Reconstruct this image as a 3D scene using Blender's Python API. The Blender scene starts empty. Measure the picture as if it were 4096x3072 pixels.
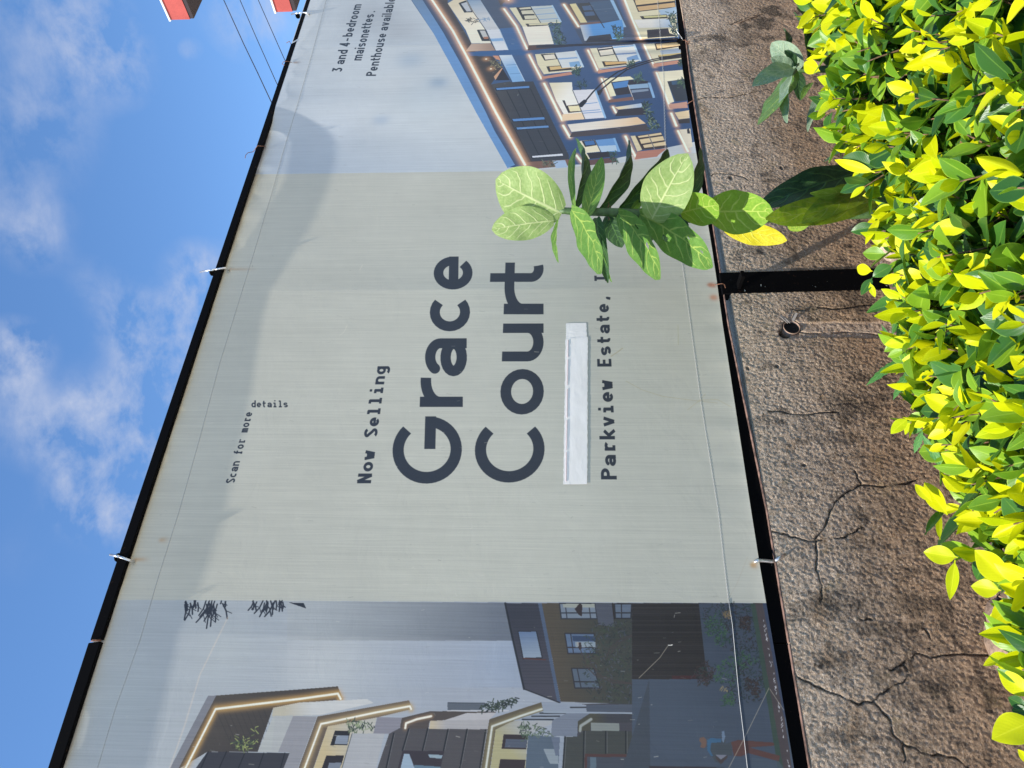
import bpy, bmesh, math, random
import numpy as np
from mathutils import Vector, Matrix
random.seed(7)
rng = np.random.default_rng(11)
sc = bpy.context.scene
COL = sc.collection
R = math.radians

# ------------------------------------------------------------------ camera
# The photograph was taken with the phone on its side: real "up" is image left.
FOC = 2950.0                      # focal length in pixels of a 4096 px wide frame
YAW = R(32.75)                    # camera turned right of the wall's normal
PITCH = math.atan((2200 - 2048) / FOC)
CAM = Vector((0.0, -2.0, 1.15))
FW = Vector((math.sin(YAW) * math.cos(PITCH), math.cos(YAW) * math.cos(PITCH), math.sin(PITCH)))
RT = Vector((math.cos(YAW), -math.sin(YAW), 0.0))
UP = RT.cross(FW)
cd = bpy.data.cameras.new('camera')
cd.sensor_width = 36.0
cd.lens = FOC / 4096 * 36.0
cd.clip_start = 0.02
cd.clip_end = 3000
cam = bpy.data.objects.new('camera', cd)
COL.objects.link(cam)
ax, ay, az = -UP, RT, -FW
cam.matrix_world = Matrix(((ax.x, ay.x, az.x, CAM.x), (ax.y, ay.y, az.y, CAM.y), (ax.z, ay.z, az.z, CAM.z), (0, 0, 0, 1)))
sc.camera = cam

# ------------------------------------------------------------------ light
SUN = Vector((-0.52, -0.115, 0.855)).normalized()      # direction towards the sun
SUN_EL = math.asin(SUN.z)
SUN_AZ = math.atan2(SUN.x, SUN.y)                  # from +Y, clockwise
sl = bpy.data.lights.new('sun', 'SUN')
sl.energy = 3.0
sl.angle = R(0.9)
sl.color = (1.0, 0.955, 0.88)
so = bpy.data.objects.new('sun', sl)
so.rotation_euler = (-SUN).to_track_quat('-Z', 'Y').to_euler()
so.location = SUN * 30
COL.objects.link(so)

world = bpy.data.worlds.new('World')
sc.world = world
world.use_nodes = True
wn, wl = world.node_tree.nodes, world.node_tree.links
wn.clear()
def W(t, **k):
    n = wn.new(t)
    for a, b in k.items():
        setattr(n, a, b)
    return n
w_out = W('ShaderNodeOutputWorld')
w_bg = W('ShaderNodeBackground')
w_bg.inputs['Strength'].default_value = 0.13
sky = W('ShaderNodeTexSky', sky_type='NISHITA', sun_disc=False)
sky.sun_elevation = SUN_EL
sky.sun_rotation = SUN_AZ
sky.altitude = 1500
sky.air_density = 1.0
sky.dust_density = 0.4
sky.ozone_density = 2.2
w_tc = W('ShaderNodeTexCoord')

def ray(x, y):
    return (FW + RT * ((1536 - y) / FOC) + UP * ((2048 - x) / FOC))
def P(x, y, Y=0.0):
    "point of the photograph (4096 px frame) carried onto the vertical plane at this Y"
    d = ray(x, y)
    return CAM + d * ((Y - CAM.y) / d.y)
def PZ(x, y, z):
    d = ray(x, y)
    return CAM + d * ((z - CAM.z) / d.z)

# clouds: soft wisps standing at fixed directions of the sky, broken up by noise
w_map = W('ShaderNodeMapping')
w_map.inputs['Scale'].default_value = (1.0, 1.0, 1.6)
wl.new(w_tc.outputs['Generated'], w_map.inputs['Vector'])
def wnoise(scale, detail, rough, dist=0.0):
    n = W('ShaderNodeTexNoise')
    n.inputs['Scale'].default_value = scale
    n.inputs['Detail'].default_value = detail
    n.inputs['Roughness'].default_value = rough
    n.inputs['Distortion'].default_value = dist
    wl.new(w_map.outputs[0], n.inputs['Vector'])
    return n.outputs['Fac']
def wmath(op, a, b=None, c=None, clamp=False):
    n = W('ShaderNodeMath', operation=op)
    n.use_clamp = clamp
    for i, v in enumerate((a, b, c)):
        if v is None: continue
        if isinstance(v, (int, float)): n.inputs[i].default_value = v
        else: wl.new(v, n.inputs[i])
    return n.outputs[0]
n1 = wnoise(15.0, 10, 0.60, 0.15)
n2 = wnoise(3.4, 3, 0.5, 0.1)
total = wmath('MULTIPLY', wmath('SUBTRACT', n2, 0.59), 1.0)
BLOBS = [(20, 1430, .035, 1.0), (70, 1400, .028, .9), (370, 1680, .045, .9), (430, 1790, .055, 1.25), (460, 1930, .055, 1.2), (420, 1990, .04, .9), (640, 1400, .05, 1.15), (690, 1490, .045, 1.0), (620, 1560, .045, .9), (530, 1270, .035, .85),
         (810, 1120, .038, 1.3), (770, 1220, .028, .9), (1010, 60, .05, 1.1), (760, 200, .012, .8), (430, 220, .045, .5), (340, 90, .05, .46), (500, 320, .035, .42),
         (90, 880, .045, .55), (130, 980, .03, .4), (150, 1730, .035, .5), (60, 1590, .03, .5), (530, 2080, .03, .5), (380, 1130, .03, .35), (100, 260, .08, .34), (260, 120, .06, .36), (60, 620, .07, .34), (240, 480, .05, .28)]
for (bx, by, br, ba) in BLOBS:
    dv = ray(bx, by).normalized()
    vd = W('ShaderNodeVectorMath', operation='DISTANCE')
    wl.new(w_tc.outputs['Generated'], vd.inputs[0])
    vd.inputs[1].default_value = dv
    mr = W('ShaderNodeMapRange', interpolation_type='SMOOTHSTEP')
    wl.new(vd.outputs['Value'], mr.inputs['Value'])
    mr.inputs['From Min'].default_value = 0.0
    mr.inputs['From Max'].default_value = br * 1.7
    mr.inputs['To Min'].default_value = ba
    mr.inputs['To Max'].default_value = 0.0
    total = wmath('ADD', total, mr.outputs[0])
total = wmath('MULTIPLY', total, 1.0, clamp=True)
mass = wmath('ADD', wmath('MULTIPLY', wmath('SUBTRACT', n1, 0.53), 3.2), 0.40)
fac = wmath('MULTIPLY', total, mass, clamp=True)
fac = wmath('MULTIPLY', fac, 0.85, clamp=True)
w_hs = W('ShaderNodeHueSaturation')
w_hs.inputs['Saturation'].default_value = 1.15
w_hs.inputs['Value'].default_value = .76
wl.new(sky.outputs[0], w_hs.inputs['Color'])
w_mix = W('ShaderNodeMix', data_type='RGBA')
wl.new(fac, w_mix.inputs[0])
wl.new(w_hs.outputs[0], w_mix.inputs[6])
w_mix.inputs[7].default_value = (1.72, 1.90, 2.40, 1)
wl.new(w_mix.outputs[2], w_bg.inputs['Color'])
wl.new(w_bg.outputs[0], w_out.inputs[0])

sc.view_settings.view_transform = 'Standard'
sc.view_settings.look = 'None'
sc.view_settings.exposure = 1.35
sc.view_settings.gamma = 1.0
sc.view_settings.use_curve_mapping = False

# ------------------------------------------------------------------ helpers
def tag(o, label=None, cat=None, group=None, kind=None):
    if label: o['label'] = label
    if cat: o['category'] = cat
    if group: o['group'] = group
    if kind: o['kind'] = kind
    return o
def link(name, me, mat=None, parent=None):
    o = bpy.data.objects.new(name, me)
    if mat is not None and me is not None and len(me.materials) == 0:
        me.materials.append(mat)
    COL.objects.link(o)
    if parent is not None: o.parent = parent
    return o
def empty(name, loc, label, cat, group=None):
    o = bpy.data.objects.new(name, None)
    o.location = loc
    o.empty_display_size = 0.05
    COL.objects.link(o)
    tag(o, label, cat, group)
    return o
def child(name, me, mat, root):
    "a part whose mesh is given in world coordinates"
    o = link(name, me, mat, root)
    o.matrix_parent_inverse = Matrix.Translation(-root.location)
    return o
class MB:
    def __init__(s): s.v, s.f = [], []
    def add(s, vs, fs):
        b = len(s.v)
        s.v += [tuple(v) for v in vs]
        s.f += [tuple(i + b for i in f) for f in fs]
    def box(s, a, b):
        x0, y0, z0 = a; x1, y1, z1 = b
        s.add([(x0,y0,z0),(x1,y0,z0),(x1,y1,z0),(x0,y1,z0),(x0,y0,z1),(x1,y0,z1),(x1,y1,z1),(x0,y1,z1)],
              [(0,3,2,1),(4,5,6,7),(0,1,5,4),(1,2,6,5),(2,3,7,6),(3,0,4,7)])
    def hexa(s, p):   # eight corners, bottom ring then top ring
        s.add(p, [(0,3,2,1),(4,5,6,7),(0,1,5,4),(1,2,6,5),(2,3,7,6),(3,0,4,7)])
    def tube(s, pts, rad, n=8, cap=True):
        pts = [Vector(p) for p in pts]
        rs = rad if isinstance(rad, (list, tuple)) else [rad] * len(pts)
        prev = None; vs = []; fs = []
        for i, p in enumerate(pts):
            d = (pts[min(i+1, len(pts)-1)] - pts[max(i-1, 0)]).normalized()
            if prev is None:
                a = d.orthogonal().normalized()
            else:
                a = (prev - d * prev.dot(d)).normalized()
            prev = a
            b = d.cross(a)
            for k in range(n):
                t = 2 * math.pi * k / n
                vs.append(p + (a * math.cos(t) + b * math.sin(t)) * rs[i])
        for i in range(len(pts) - 1):
            for k in range(n):
                fs.append((i*n+k, i*n+(k+1)%n, (i+1)*n+(k+1)%n, (i+1)*n+k))
        if cap:
            fs.append(tuple(range(n-1, -1, -1)))
            fs.append(tuple((len(pts)-1)*n+k for k in range(n)))
        s.add(vs, fs)
    def mesh(s, name, smooth=False, bevel=0):
        me = bpy.data.meshes.new(name)
        me.from_pydata(s.v, [], s.f)
        if bevel:
            bm = bmesh.new(); bm.from_mesh(me)
            bmesh.ops.bevel(bm, geom=bm.edges[:], offset=bevel, segments=2, affect='EDGES', profile=0.6)
            bm.to_mesh(me); bm.free()
        if smooth:
            me.polygons.foreach_set('use_smooth', [True] * len(me.polygons))
        me.update()
        return me

def mat(name):
    m = bpy.data.materials.new(name)
    m.use_nodes = True
    nt = m.node_tree
    nt.nodes.clear()
    out = nt.nodes.new('ShaderNodeOutputMaterial')
    pb = nt.nodes.new('ShaderNodeBsdfPrincipled')
    nt.links.new(pb.outputs[0], out.inputs[0])
    return m, nt, pb, out
class NT:
    "short hand for building node graphs"
    def __init__(s, nt): s.nt = nt
    def n(s, t, **k):
        x = s.nt.nodes.new(t)
        for a, b in k.items(): setattr(x, a, b)
        return x
    def put(s, sock, v):
        if isinstance(v, (int, float, tuple, list)): sock.default_value = v
        elif v is not None: s.nt.links.new(v, sock)
    def m(s, op, a, b=None, c=None, clamp=False):
        x = s.n('ShaderNodeMath', operation=op); x.use_clamp = clamp
        for i, v in enumerate((a, b, c)):
            s.put(x.inputs[i], v) if v is not None else None
        return x.outputs[0]
    def noise(s, vec, scale, detail=4, rough=.55, dist=0.0):
        x = s.n('ShaderNodeTexNoise')
        s.put(x.inputs['Vector'], vec)
        x.inputs['Scale'].default_value = scale
        x.inputs['Detail'].default_value = detail
        x.inputs['Roughness'].default_value = rough
        x.inputs['Distortion'].default_value = dist
        return x.outputs['Fac']
    def scale(s, vec, sc_):
        x = s.n('ShaderNodeMapping')
        s.put(x.inputs['Vector'], vec)
        x.inputs['Scale'].default_value = sc_
        return x.outputs[0]
    def ramp(s, f, stops):
        x = s.n('ShaderNodeValToRGB')
        e = x.color_ramp.elements
        while len(e) < len(stops): e.new(0.5)
        for i, (p, c) in enumerate(stops):
            e[i].position = p
            e[i].color = c if len(c) == 4 else (*c, 1)
        s.put(x.inputs[0], f)
        return x.outputs[0]
    def mr(s, f, a, b, c=0.0, d=1.0, smooth=True):
        x = s.n('ShaderNodeMapRange')
        if smooth: x.interpolation_type = 'SMOOTHSTEP'
        s.put(x.inputs[0], f)
        for i, v in enumerate((a, b, c, d)): x.inputs[i+1].default_value = v
        return x.outputs[0]
    def mix(s, f, a, b, blend='MIX'):
        x = s.n('ShaderNodeMix', data_type='RGBA', blend_type=blend)
        s.put(x.inputs[0], f)
        s.put(x.inputs[6], (*a, 1) if isinstance(a, tuple) and len(a) == 3 else a)
        s.put(x.inputs[7], (*b, 1) if isinstance(b, tuple) and len(b) == 3 else b)
        return x.outputs[2]
    def bump(s, h, strength, dist, normal=None):
        x = s.n('ShaderNodeBump')
        s.put(x.inputs['Height'], h)
        x.inputs['Strength'].default_value = strength
        x.inputs['Distance'].default_value = dist
        if normal is not None: s.put(x.inputs['Normal'], normal)
        return x.outputs[0]
def lin(c):
    c = np.asarray(c, dtype=float) / 255.0
    return np.where(c <= 0.04045, c / 12.92, ((c + 0.055) / 1.055) ** 2.4)
def simple(name, rgb, rough=.6, metal=0.0, noise=0.0, nscale=20, bump=0.0, bdist=.001):
    m, nt, pb, out = mat(name)
    N = NT(nt)
    tc = N.n('ShaderNodeTexCoord').outputs['Object']
    if noise:
        f = N.noise(tc, nscale, 5, .6)
        c = N.mix(N.mr(f, .35, .65, 0, 1), tuple(v*(1-noise) for v in rgb), tuple(min(1, v*(1+noise)) for v in rgb))
        nt.links.new(c, pb.inputs['Base Color'])
    else:
        pb.inputs['Base Color'].default_value = (*rgb, 1)
    pb.inputs['Roughness'].default_value = rough
    pb.inputs['Metallic'].default_value = metal
    if bump:
        nt.links.new(N.bump(N.noise(tc, nscale * 4, 4, .6), bump, bdist), pb.inputs['Normal'])
    return m
# ------------------------------------------------------------------ the print on the hoarding
# Drawn here from polygons, strokes and lettering in the plane of the banner
# (x along the wall, z up); flat print, so it becomes the banner's colour.
TX0, TX1, TZ0, TZ1 = -0.10, 3.95, 0.46, 2.42
PPM = 960
TW, TH = int((TX1 - TX0) * PPM), int((TZ1 - TZ0) * PPM)
img = np.zeros((TH, TW, 3), dtype=np.float32)

def wp(x, y):
    p = P(x, y)
    return ((p.x - TX0) * PPM, (p.z - TZ0) * PPM)
def cvt(pts, o=None):
    if o is not None:
        ox, oy, s = o
        pts = [(ox + a / s, oy + b / s) for a, b in pts]
    return np.array([wp(a, b) for a, b in pts])
def box_of(q, pad=2):
    x0 = max(0, int(math.floor(q[:, 0].min() - pad))); x1 = min(TW, int(math.ceil(q[:, 0].max() + pad)))
    y0 = max(0, int(math.floor(q[:, 1].min() - pad))); y1 = min(TH, int(math.ceil(q[:, 1].max() + pad)))
    return x0, x1, y0, y1
def inside(q):
    x0, x1, y0, y1 = box_of(q)
    if x1 <= x0 or y1 <= y0: return None
    X = np.arange(x0, x1)[None, :] + .5
    Y = np.arange(y0, y1)[:, None] + .5
    m = np.zeros((y1 - y0, x1 - x0), bool)
    n = len(q)
    for i in range(n):
        ax_, ay_ = q[i]; bx_, by_ = q[(i + 1) % n]
        if ay_ == by_: continue
        c = ((ay_ > Y) != (by_ > Y))
        xi = (bx_ - ax_) * (Y - ay_) / (by_ - ay_) + ax_
        m ^= (c & (X < xi))
    return (x0, x1, y0, y1), m
def poly(pts, col, o=None, col2=None, g=None, alpha=1.0):
    "filled polygon; col2 with g=(p,q) makes a blend from col at p to col2 at q"
    q = cvt(pts, o)
    r = inside(q)
    if r is None: return
    (x0, x1, y0, y1), m = r
    sub = img[y0:y1, x0:x1]
    if col2 is None:
        c = lin(col)
    else:
        gq = cvt(g, o)
        d = gq[1] - gq[0]
        X = np.arange(x0, x1)[None, :] + .5; Y = np.arange(y0, y1)[:, None] + .5
        t = np.clip(((X - gq[0][0]) * d[0] + (Y - gq[0][1]) * d[1]) / (d @ d), 0, 1)[..., None]
        c = (lin(col) * (1 - t) + lin(col2) * t)[m]
    sub[m] = sub[m] * (1 - alpha) + c * alpha
def segdist(x0, x1, y0, y1, a, b):
    X = np.arange(x0, x1)[None, :] + .5; Y = np.arange(y0, y1)[:, None] + .5
    dx, dy = b[0] - a[0], b[1] - a[1]
    L = dx * dx + dy * dy + 1e-9
    t = np.clip(((X - a[0]) * dx + (Y - a[1]) * dy) / L, 0, 1)
    return np.hypot(X - a[0] - t * dx, Y - a[1] - t * dy)
def line(pts, col, w=4.0, o=None, soft=0.0, alpha=1.0, glow=None, glow_w=0, glow_a=.8):
    "stroke; w in photograph pixels"
    q = cvt(pts, o)
    ym = (pts[0][1] / o[2] + o[1]) if o else pts[0][1]
    k = PPM / (max(600.0, ym + 3058) * .2737)      # px of texture per photo px
    pad = max(w, glow_w * 2.2) * k + 3
    x0, x1, y0, y1 = box_of(q, pad)
    if x1 <= x0 or y1 <= y0: return
    D = None
    for i in range(len(q) - 1):
        d = segdist(x0, x1, y0, y1, q[i], q[i+1])
        D = d if D is None else np.minimum(D, d)
    sub = img[y0:y1, x0:x1]
    if glow is not None:
        a = (glow_a * np.exp(-(D / (glow_w * k)) ** 2))[..., None]
        sub[:] = sub * (1 - a) + lin(glow) * a
    hw = w * k / 2
    a = (alpha * np.clip((hw - D) / max(soft * k, .8) + .5, 0, 1))[..., None]
    sub[:] = sub * (1 - a) + lin(col) * a
def leaves(reg, cols, n, o=None, ln=10, w=3, ang=None):
    "short strokes scattered in a polygon: printed foliage"
    q = [(o[0] + a / o[2], o[1] + b / o[2]) for a, b in reg] if o else reg
    xs = [a for a, b in q]; ys = [b for a, b in q]
    def isin(px, py):
        c = False
        for i in range(len(q)):
            (a0, b0), (a1, b1) = q[i], q[(i + 1) % len(q)]
            if (b0 > py) != (b1 > py) and px < (a1 - a0) * (py - b0) / (b1 - b0) + a0: c = not c
        return c
    k = 0
    while k < n:
        px, py = random.uniform(min(xs), max(xs)), random.uniform(min(ys), max(ys))
        k += 1
        if not isin(px, py): continue
        t = random.uniform(0, 6.28) if ang is None else ang + random.uniform(-.6, .6)
        l = ln * random.uniform(.5, 1.3)
        line([(px, py), (px + math.cos(t) * l, py + math.sin(t) * l)], random.choice(cols), w)

zA, zB, zC, zD = (1650, 0, 3.6867), (2200, 0, 3.6867), (1900, 350, 3.6867), (2300, 350, 3.6867)
zE, zF, zG, zH = (600, 2622, 3.6867), (1100, 2622, 3.6867), (1600, 2622, 3.6867), (2000, 2622, 3.6867)
zI, zJ, zK = (1950, 2380, 3.6867), (2500, 2380, 3.6867), (2600, 2622, 3.6867)

img[:] = lin((181, 187, 181))
# slow change of the middle panel, printed a touch cooler to the right
# ---- right picture: dusk sky and lit apartment house
RB = [(600, 700), (1027, 697), (2012, 685), (2184, 677), (2327, 665), (2490, 650), (2685, 624), (2748, 616), (3000, 590), (3000, -400), (600, -400)]
poly(RB, (160, 178, 198), col2=(182, 194, 203), g=((1000, 700), (1500, 350)))
for (cx_, cy_, rr, cc, aa) in [(1700, 400, 260, (172, 190, 204), .5), (1560, 330, 150, (190, 200, 206), .5), (1330, 520, 170, (172, 186, 202), .4), (1750, 330, 60, (120, 150, 180), .6), (1520, 480, 50, (120, 150, 185), .4), (1640, 240, 90, (130, 158, 186), .45), (1500, 60, 200, (158, 168, 178), .8), (1600, 120, 140, (160, 168, 176), .6)]:
    line([(cx_, cy_), (cx_ + 8, cy_)], cc, 1, glow=cc, glow_w=rr * .6, glow_a=aa, alpha=0)
# everything of the building
poly([(-200, -300), (0, 30), (310, 490), (650, 1110), (940, 1659), (1400, 2470), (2600, 2420), (3400, 2250), (4600, 2000), (4600, -500)], (58, 88, 130), zA, col2=(38, 72, 118), g=((600, 0), (2600, 2000)))
poly([(-200, -300), (-10, 0), (310, 490), (650, 1110), (940, 1659), (1402, 2480), (1512, 2430), (1212, 1930), (1085, 1659), (720, 950), (450, 470), (150, 0), (-30, -300)], (98, 128, 162), zA, col2=(88, 140, 198), g=((100, 0), (300, 600)))
poly([(-30, -300), (150, 0), (450, 470), (720, 950), (1085, 1659), (1212, 1930), (1512, 2430), (1640, 2430), (1180, 1659), (820, 950), (540, 470), (245, 0), (80, -300)], (48, 70, 104), zA)
poly([(90, -300), (290, 0), (600, 460), (800, 830), (1230, 1659), (1690, 2440), (1960, 2430), (1500, 1500), (1160, 1240), (870, 640), (520, 50), (520, -300)], (66, 54, 46), zA)
poly([(520, 50), (600, 0), (640, -200), (1000, -200), (800, 0), (1080, 440), (1160, 635), (870, 640), (785, 440)], (206, 196, 165), zA, col2=(232, 226, 205), g=((600, 100), (950, 400)))
poly([(680, 45), (790, 5), (890, 180), (765, 185)], (34, 32, 36), zA); poly([(715, 55), (800, 30), (870, 165), (800, 170)], (172, 180, 188), zA)
poly([(800, 0), (1000, 0), (1280, 430), (1080, 440)], (122, 150, 178), zA, col2=(186, 192, 196), g=((900, 0), (1000, 250)))
poly([(1090, 440), (1280, 430), (1415, 735), (1225, 745)], (202, 210, 218), zA); poly([(1140, 570), (1330, 560), (1345, 600), (1160, 612)], (120, 168, 214), zA)
line([(800, 0), (900, 180), (1080, 440), (1225, 745)], (45, 55, 75), 3, zA); line([(1000, 0), (1280, 430), (1415, 735)], (160, 185, 210), 3, zA)
poly([(950, 440), (1075, 435), (1145, 605), (1025, 605)], (30, 28, 30), zA); poly([(990, 450), (1070, 450), (1120, 555), (1045, 560)], (185, 188, 186), zA); poly([(1045, 545), (1115, 540), (1122, 572), (1055, 575)], (170, 110, 70), zA)
poly([(870, 645), (1155, 635), (1225, 745), (780, 760)], (150, 126, 108), zA, col2=(190, 165, 145), g=((1200, 700), (800, 720)))
leaves([(810, 260), (980, 270), (980, 350), (820, 350)], [(60, 58, 50), (90, 86, 70)], 30, zA, 12, 3); leaves([(980, 260), (1140, 260), (1140, 300), (980, 300)], [(120, 150, 180)], 16, zA, 12, 3)
poly([(1000, -200), (1000, 0), (1280, 430), (1540, 400), (1340, 100), (1280, -200)], (62, 76, 100), zA)
poly([(1260, 0), (1300, 80), (1370, 20), (1360, 0)], (70, 62, 60), zA); line([(1400, -30), (1420, 5)], (235, 225, 210), 8, zA, glow=(220, 170, 120), glow_w=22)
poly([(1290, 420), (1530, 400), (1700, 720), (1420, 740)], (46, 92, 145), zA)
poly([(790, 770), (1700, 725), (1730, 790), (1690, 815), (840, 825)], (36, 84, 138), zA)
poly([(840, 830), (1180, 830), (1330, 1000), (1160, 1240), (1040, 1220)], (58, 50, 44), zA)
poly([(1180, 820), (1270, 820), (1320, 900), (1230, 870)], (196, 138, 104), zA)
leaves([(1150, 900), (1300, 880), (1300, 1000), (1170, 1000)], [(160, 155, 110), (110, 108, 80), (70, 66, 52)], 45, zA, 11, 3)
for p_ in ((1085, 870), (1155, 1015)): line([p_, (p_[0] + 4, p_[1])], (255, 245, 220), 7, zA, glow=(190, 140, 90), glow_w=14)
poly([(1225, 1180), (1330, 1010), (1320, 1000), (1200, 1130)], (196, 150, 112), zA); poly([(1330, 1010), (1435, 1180), (1225, 1185)], (34, 28, 32), zA)
poly([(1270, 815), (1460, 810), (1655, 1195), (1470, 1210)], (186, 202, 216), zA, col2=(112, 165, 215), g=((1350, 830), (1480, 1000)))
line([(1270, 815), (1470, 1210)], (40, 60, 90), 3, zA); line([(1460, 810), (1655, 1195)], (170, 195, 220), 3, zA)
line([(1390, 960), (1530, 950)], (70, 120, 175), 3, zA); line([(1440, 1090), (1590, 1080)], (70, 120, 175), 3, zA)
# charcoal cladding with slit windows
CL = [(248, -50), (515, -90), (545, -75), (780, -90), (860, -90), (900, 0), (1385, 1000), (1385, 1060), (830, 1090), (520, 480), (300, 60)]
poly(CL, (66, 66, 68), zC, col2=(50, 54, 62), g=((300, 100), (700, 100)))
poly([(820, 1095), (1385, 1060), (1420, 1150), (880, 1200), (760, 1110)], (120, 88, 72), zC); poly([(1140, 1080), (1330, 1070), (1370, 1175), (1200, 1190)], (150, 180, 215), zC); leaves([(1000, 1090), (1180, 1090), (1180, 1180), (1000, 1180)], [(60, 66, 56), (100, 110, 90)], 40, zC, 10, 3)
for a_, b_ in [((310, 80), (520, 470)), ((470, 50), (665, 440)), ((640, 40), (825, 430)), ((820, 20), (1015, 430)), ((540, 520), (830, 1090)), ((765, 640), (940, 990)), ((930, 630), (1105, 980)), ((1100, 610), (1290, 960)), ((1030, 480), (1090, 600)), ((700, 510), (725, 570)), ((870, 505), (895, 560))]:
    line([a_, b_], (28, 30, 36), 4, zC)
for q_, c_ in [([(310, 10), (800, -25), (805, 5), (325, 38)], (74, 130, 196)), ([(550, 465), (1020, 435), (1030, 470), (570, 500)], (72, 128, 194)), ([(610, 590), (1080, 560), (1090, 590), (625, 620)], (80, 132, 192)), ([(840, 1010), (1290, 975), (1300, 1005), (850, 1035)], (205, 214, 228))]:
    e = 18
    poly([(q_[0][0]-e, q_[0][1]-e*.3), (q_[1][0], q_[1][1]-4), (q_[2][0]+e*.4, q_[2][1]+e*.3), (q_[3][0]-e*.4, q_[3][1]+e*.7)], (22, 24, 32), zC)
    poly(q_, c_, zC)
# led line along the eaves
line([(70, -330), (290, 0), (600, 460), (800, 830), (1230, 1659), (1660, 2430)], (255, 244, 228), 8, zA, soft=3, glow=(224, 172, 126), glow_w=15, glow_a=.9)
def led(pts, o, w=7, gw=15, core=(255, 246, 228), g=(224, 178, 134), a=.85):
    gw = gw * .78
    line(pts, core, w, o, soft=3, glow=g, glow_w=gw, glow_a=a)
CR, CRL, DK = (208, 204, 170), (228, 224, 208), (40, 34, 34)
# upper balcony
led([(1350, 130), (1530, 380), (1690, 720)], zA)
poly([(1430, 115), (2050, 80), (2190, 320), (2180, 640), (1720, 668), (1620, 390)], CR, zA); poly([(1620, 392), (2040, 372), (2120, 648), (1720, 664)], CRL, zA)
poly([(1530, 110), (1740, 95), (1835, 285), (1630, 295)], DK, zA)
for q_ in ([(1570, 118), (1740, 102), (1750, 130), (1592, 140)], [(1600, 158), (1780, 148), (1795, 205), (1620, 210)], [(1645, 232), (1810, 225), (1828, 275), (1662, 285)]): poly(q_, (198, 196, 170), zA)
poly([(1740, 95), (2060, 80), (2190, 320), (1890, 335)], (176, 188, 188), zA)
for a_, b_ in [((1790, 135), (2060, 112)), ((1830, 215), (2100, 192)), ((1870, 290), (2150, 270))]: line([a_, b_], (112, 152, 195), 5, zA)
line([(1740, 95), (1890, 335)], (40, 48, 60), 3, zA); line([(2060, 80), (2190, 320)], (150, 185, 215), 6, zA)
poly([(1665, 350), (2030, 340), (2040, 372), (1700, 395)], (60, 50, 45), zA); poly([(1710, 350), (2010, 342), (2015, 362), (1725, 375)], (200, 198, 160), zA)
poly([(1710, 670), (2212, 648), (2300, 690), (1700, 745)], (84, 60, 52), zA, col2=(40, 48, 70), g=((1800, 700), (2100, 700)))
poly([(-30, 340), (170, 340), (230, 660), (60, 660)], (60, 88, 130), zB)
leaves([(0, 330), (130, 330), (240, 650), (90, 660)], [(36, 62, 58), (52, 84, 72), (24, 40, 44), (80, 112, 96)], 170, zB, 12, 4)
# middle balcony
led([(1720, 810), (1900, 1160)], zA)
poly([(-220, 800), (60, 780), (380, 750), (490, 985), (320, 1050), (-90, 1095), (-180, 950)], CR, zB)
poly([(-138, 800), (72, 790), (112, 870), (-78, 895)], DK, zB); poly([(-98, 812), (62, 800), (92, 865), (-68, 880)], (212, 208, 190), zB)
poly([(-53, 980), (320, 955), (320, 1030), (-18, 1060)], DK, zB); poly([(-8, 985), (310, 965), (320, 1000), (7, 1035)], (206, 176, 110), zB)
poly([(70, 780), (380, 750), (490, 985), (175, 1000)], (196, 206, 210), zB); poly([(110, 860), (400, 840), (410, 860), (120, 880)], (120, 160, 205), zB); poly([(280, 920), (430, 900), (460, 975), (300, 985)], (110, 160, 205), zB)
line([(70, 780), (175, 1000)], (45, 55, 70), 3, zB); line([(380, 750), (490, 985)], (170, 200, 225), 7, zB)
poly([(-120, 1130), (310, 1060), (330, 1100), (-120, 1168)], (186, 128, 104), zB); line([(0, 1078), (320, 1050)], (215, 215, 220), 3, zB)
leaves([(320, 990), (430, 990), (460, 1100), (320, 1100)], [(36, 62, 56), (60, 96, 78), (24, 40, 40)], 60, zB, 11, 3)
# top floor dark windows
poly([(0, -200), (900, -200), (1100, 300), (1220, 290), (1340, 580), (1000, 620), (480, 640), (170, 60)], (58, 72, 98), zB)
poly([(180, 70), (300, 60), (450, 380), (400, 400)], (90, 66, 56), zB)
led([(205, 65), (420, 390)], zB, 8, 13)
poly([(290, 60), (380, 50), (550, 330), (450, 335)], (206, 196, 142), zB)
poly([(400, 50), (590, 40), (740, 300), (540, 305)], (52, 52, 52), zB)
for q_ in ([(470, 90), (600, 80), (630, 145), (500, 155)], [(500, 178), (640, 168), (670, 225), (525, 238)]): poly(q_, (62, 88, 124), zB)
poly([(570, 35), (890, 5), (1075, 290), (750, 320)], (58, 84, 114), zB); line([(600, 150), (960, 120)], (90, 112, 140), 2, zB)
poly([(885, 0), (935, 0), (1125, 400), (1082, 402)], (130, 175, 212), zB)
poly([(440, 340), (750, 315), (760, 345), (440, 375)], (110, 84, 76), zB)
poly([(440, 370), (790, 340), (1060, 290), (1085, 400), (1080, 560), (600, 610), (510, 600)], (190, 195, 195), zB, col2=(64, 142, 210), g=((450, 500), (640, 480)))
line([(575, 35), (800, 410)], (35, 42, 55), 4, zB)
poly([(580, 535), (890, 500), (920, 580), (1010, 600), (520, 628)], (44, 46, 56), zB)
leaves([(920, 400), (1040, 410), (1100, 600), (980, 610)], [(40, 68, 62), (70, 104, 88), (26, 42, 44)], 80, zB, 12, 4)
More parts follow.
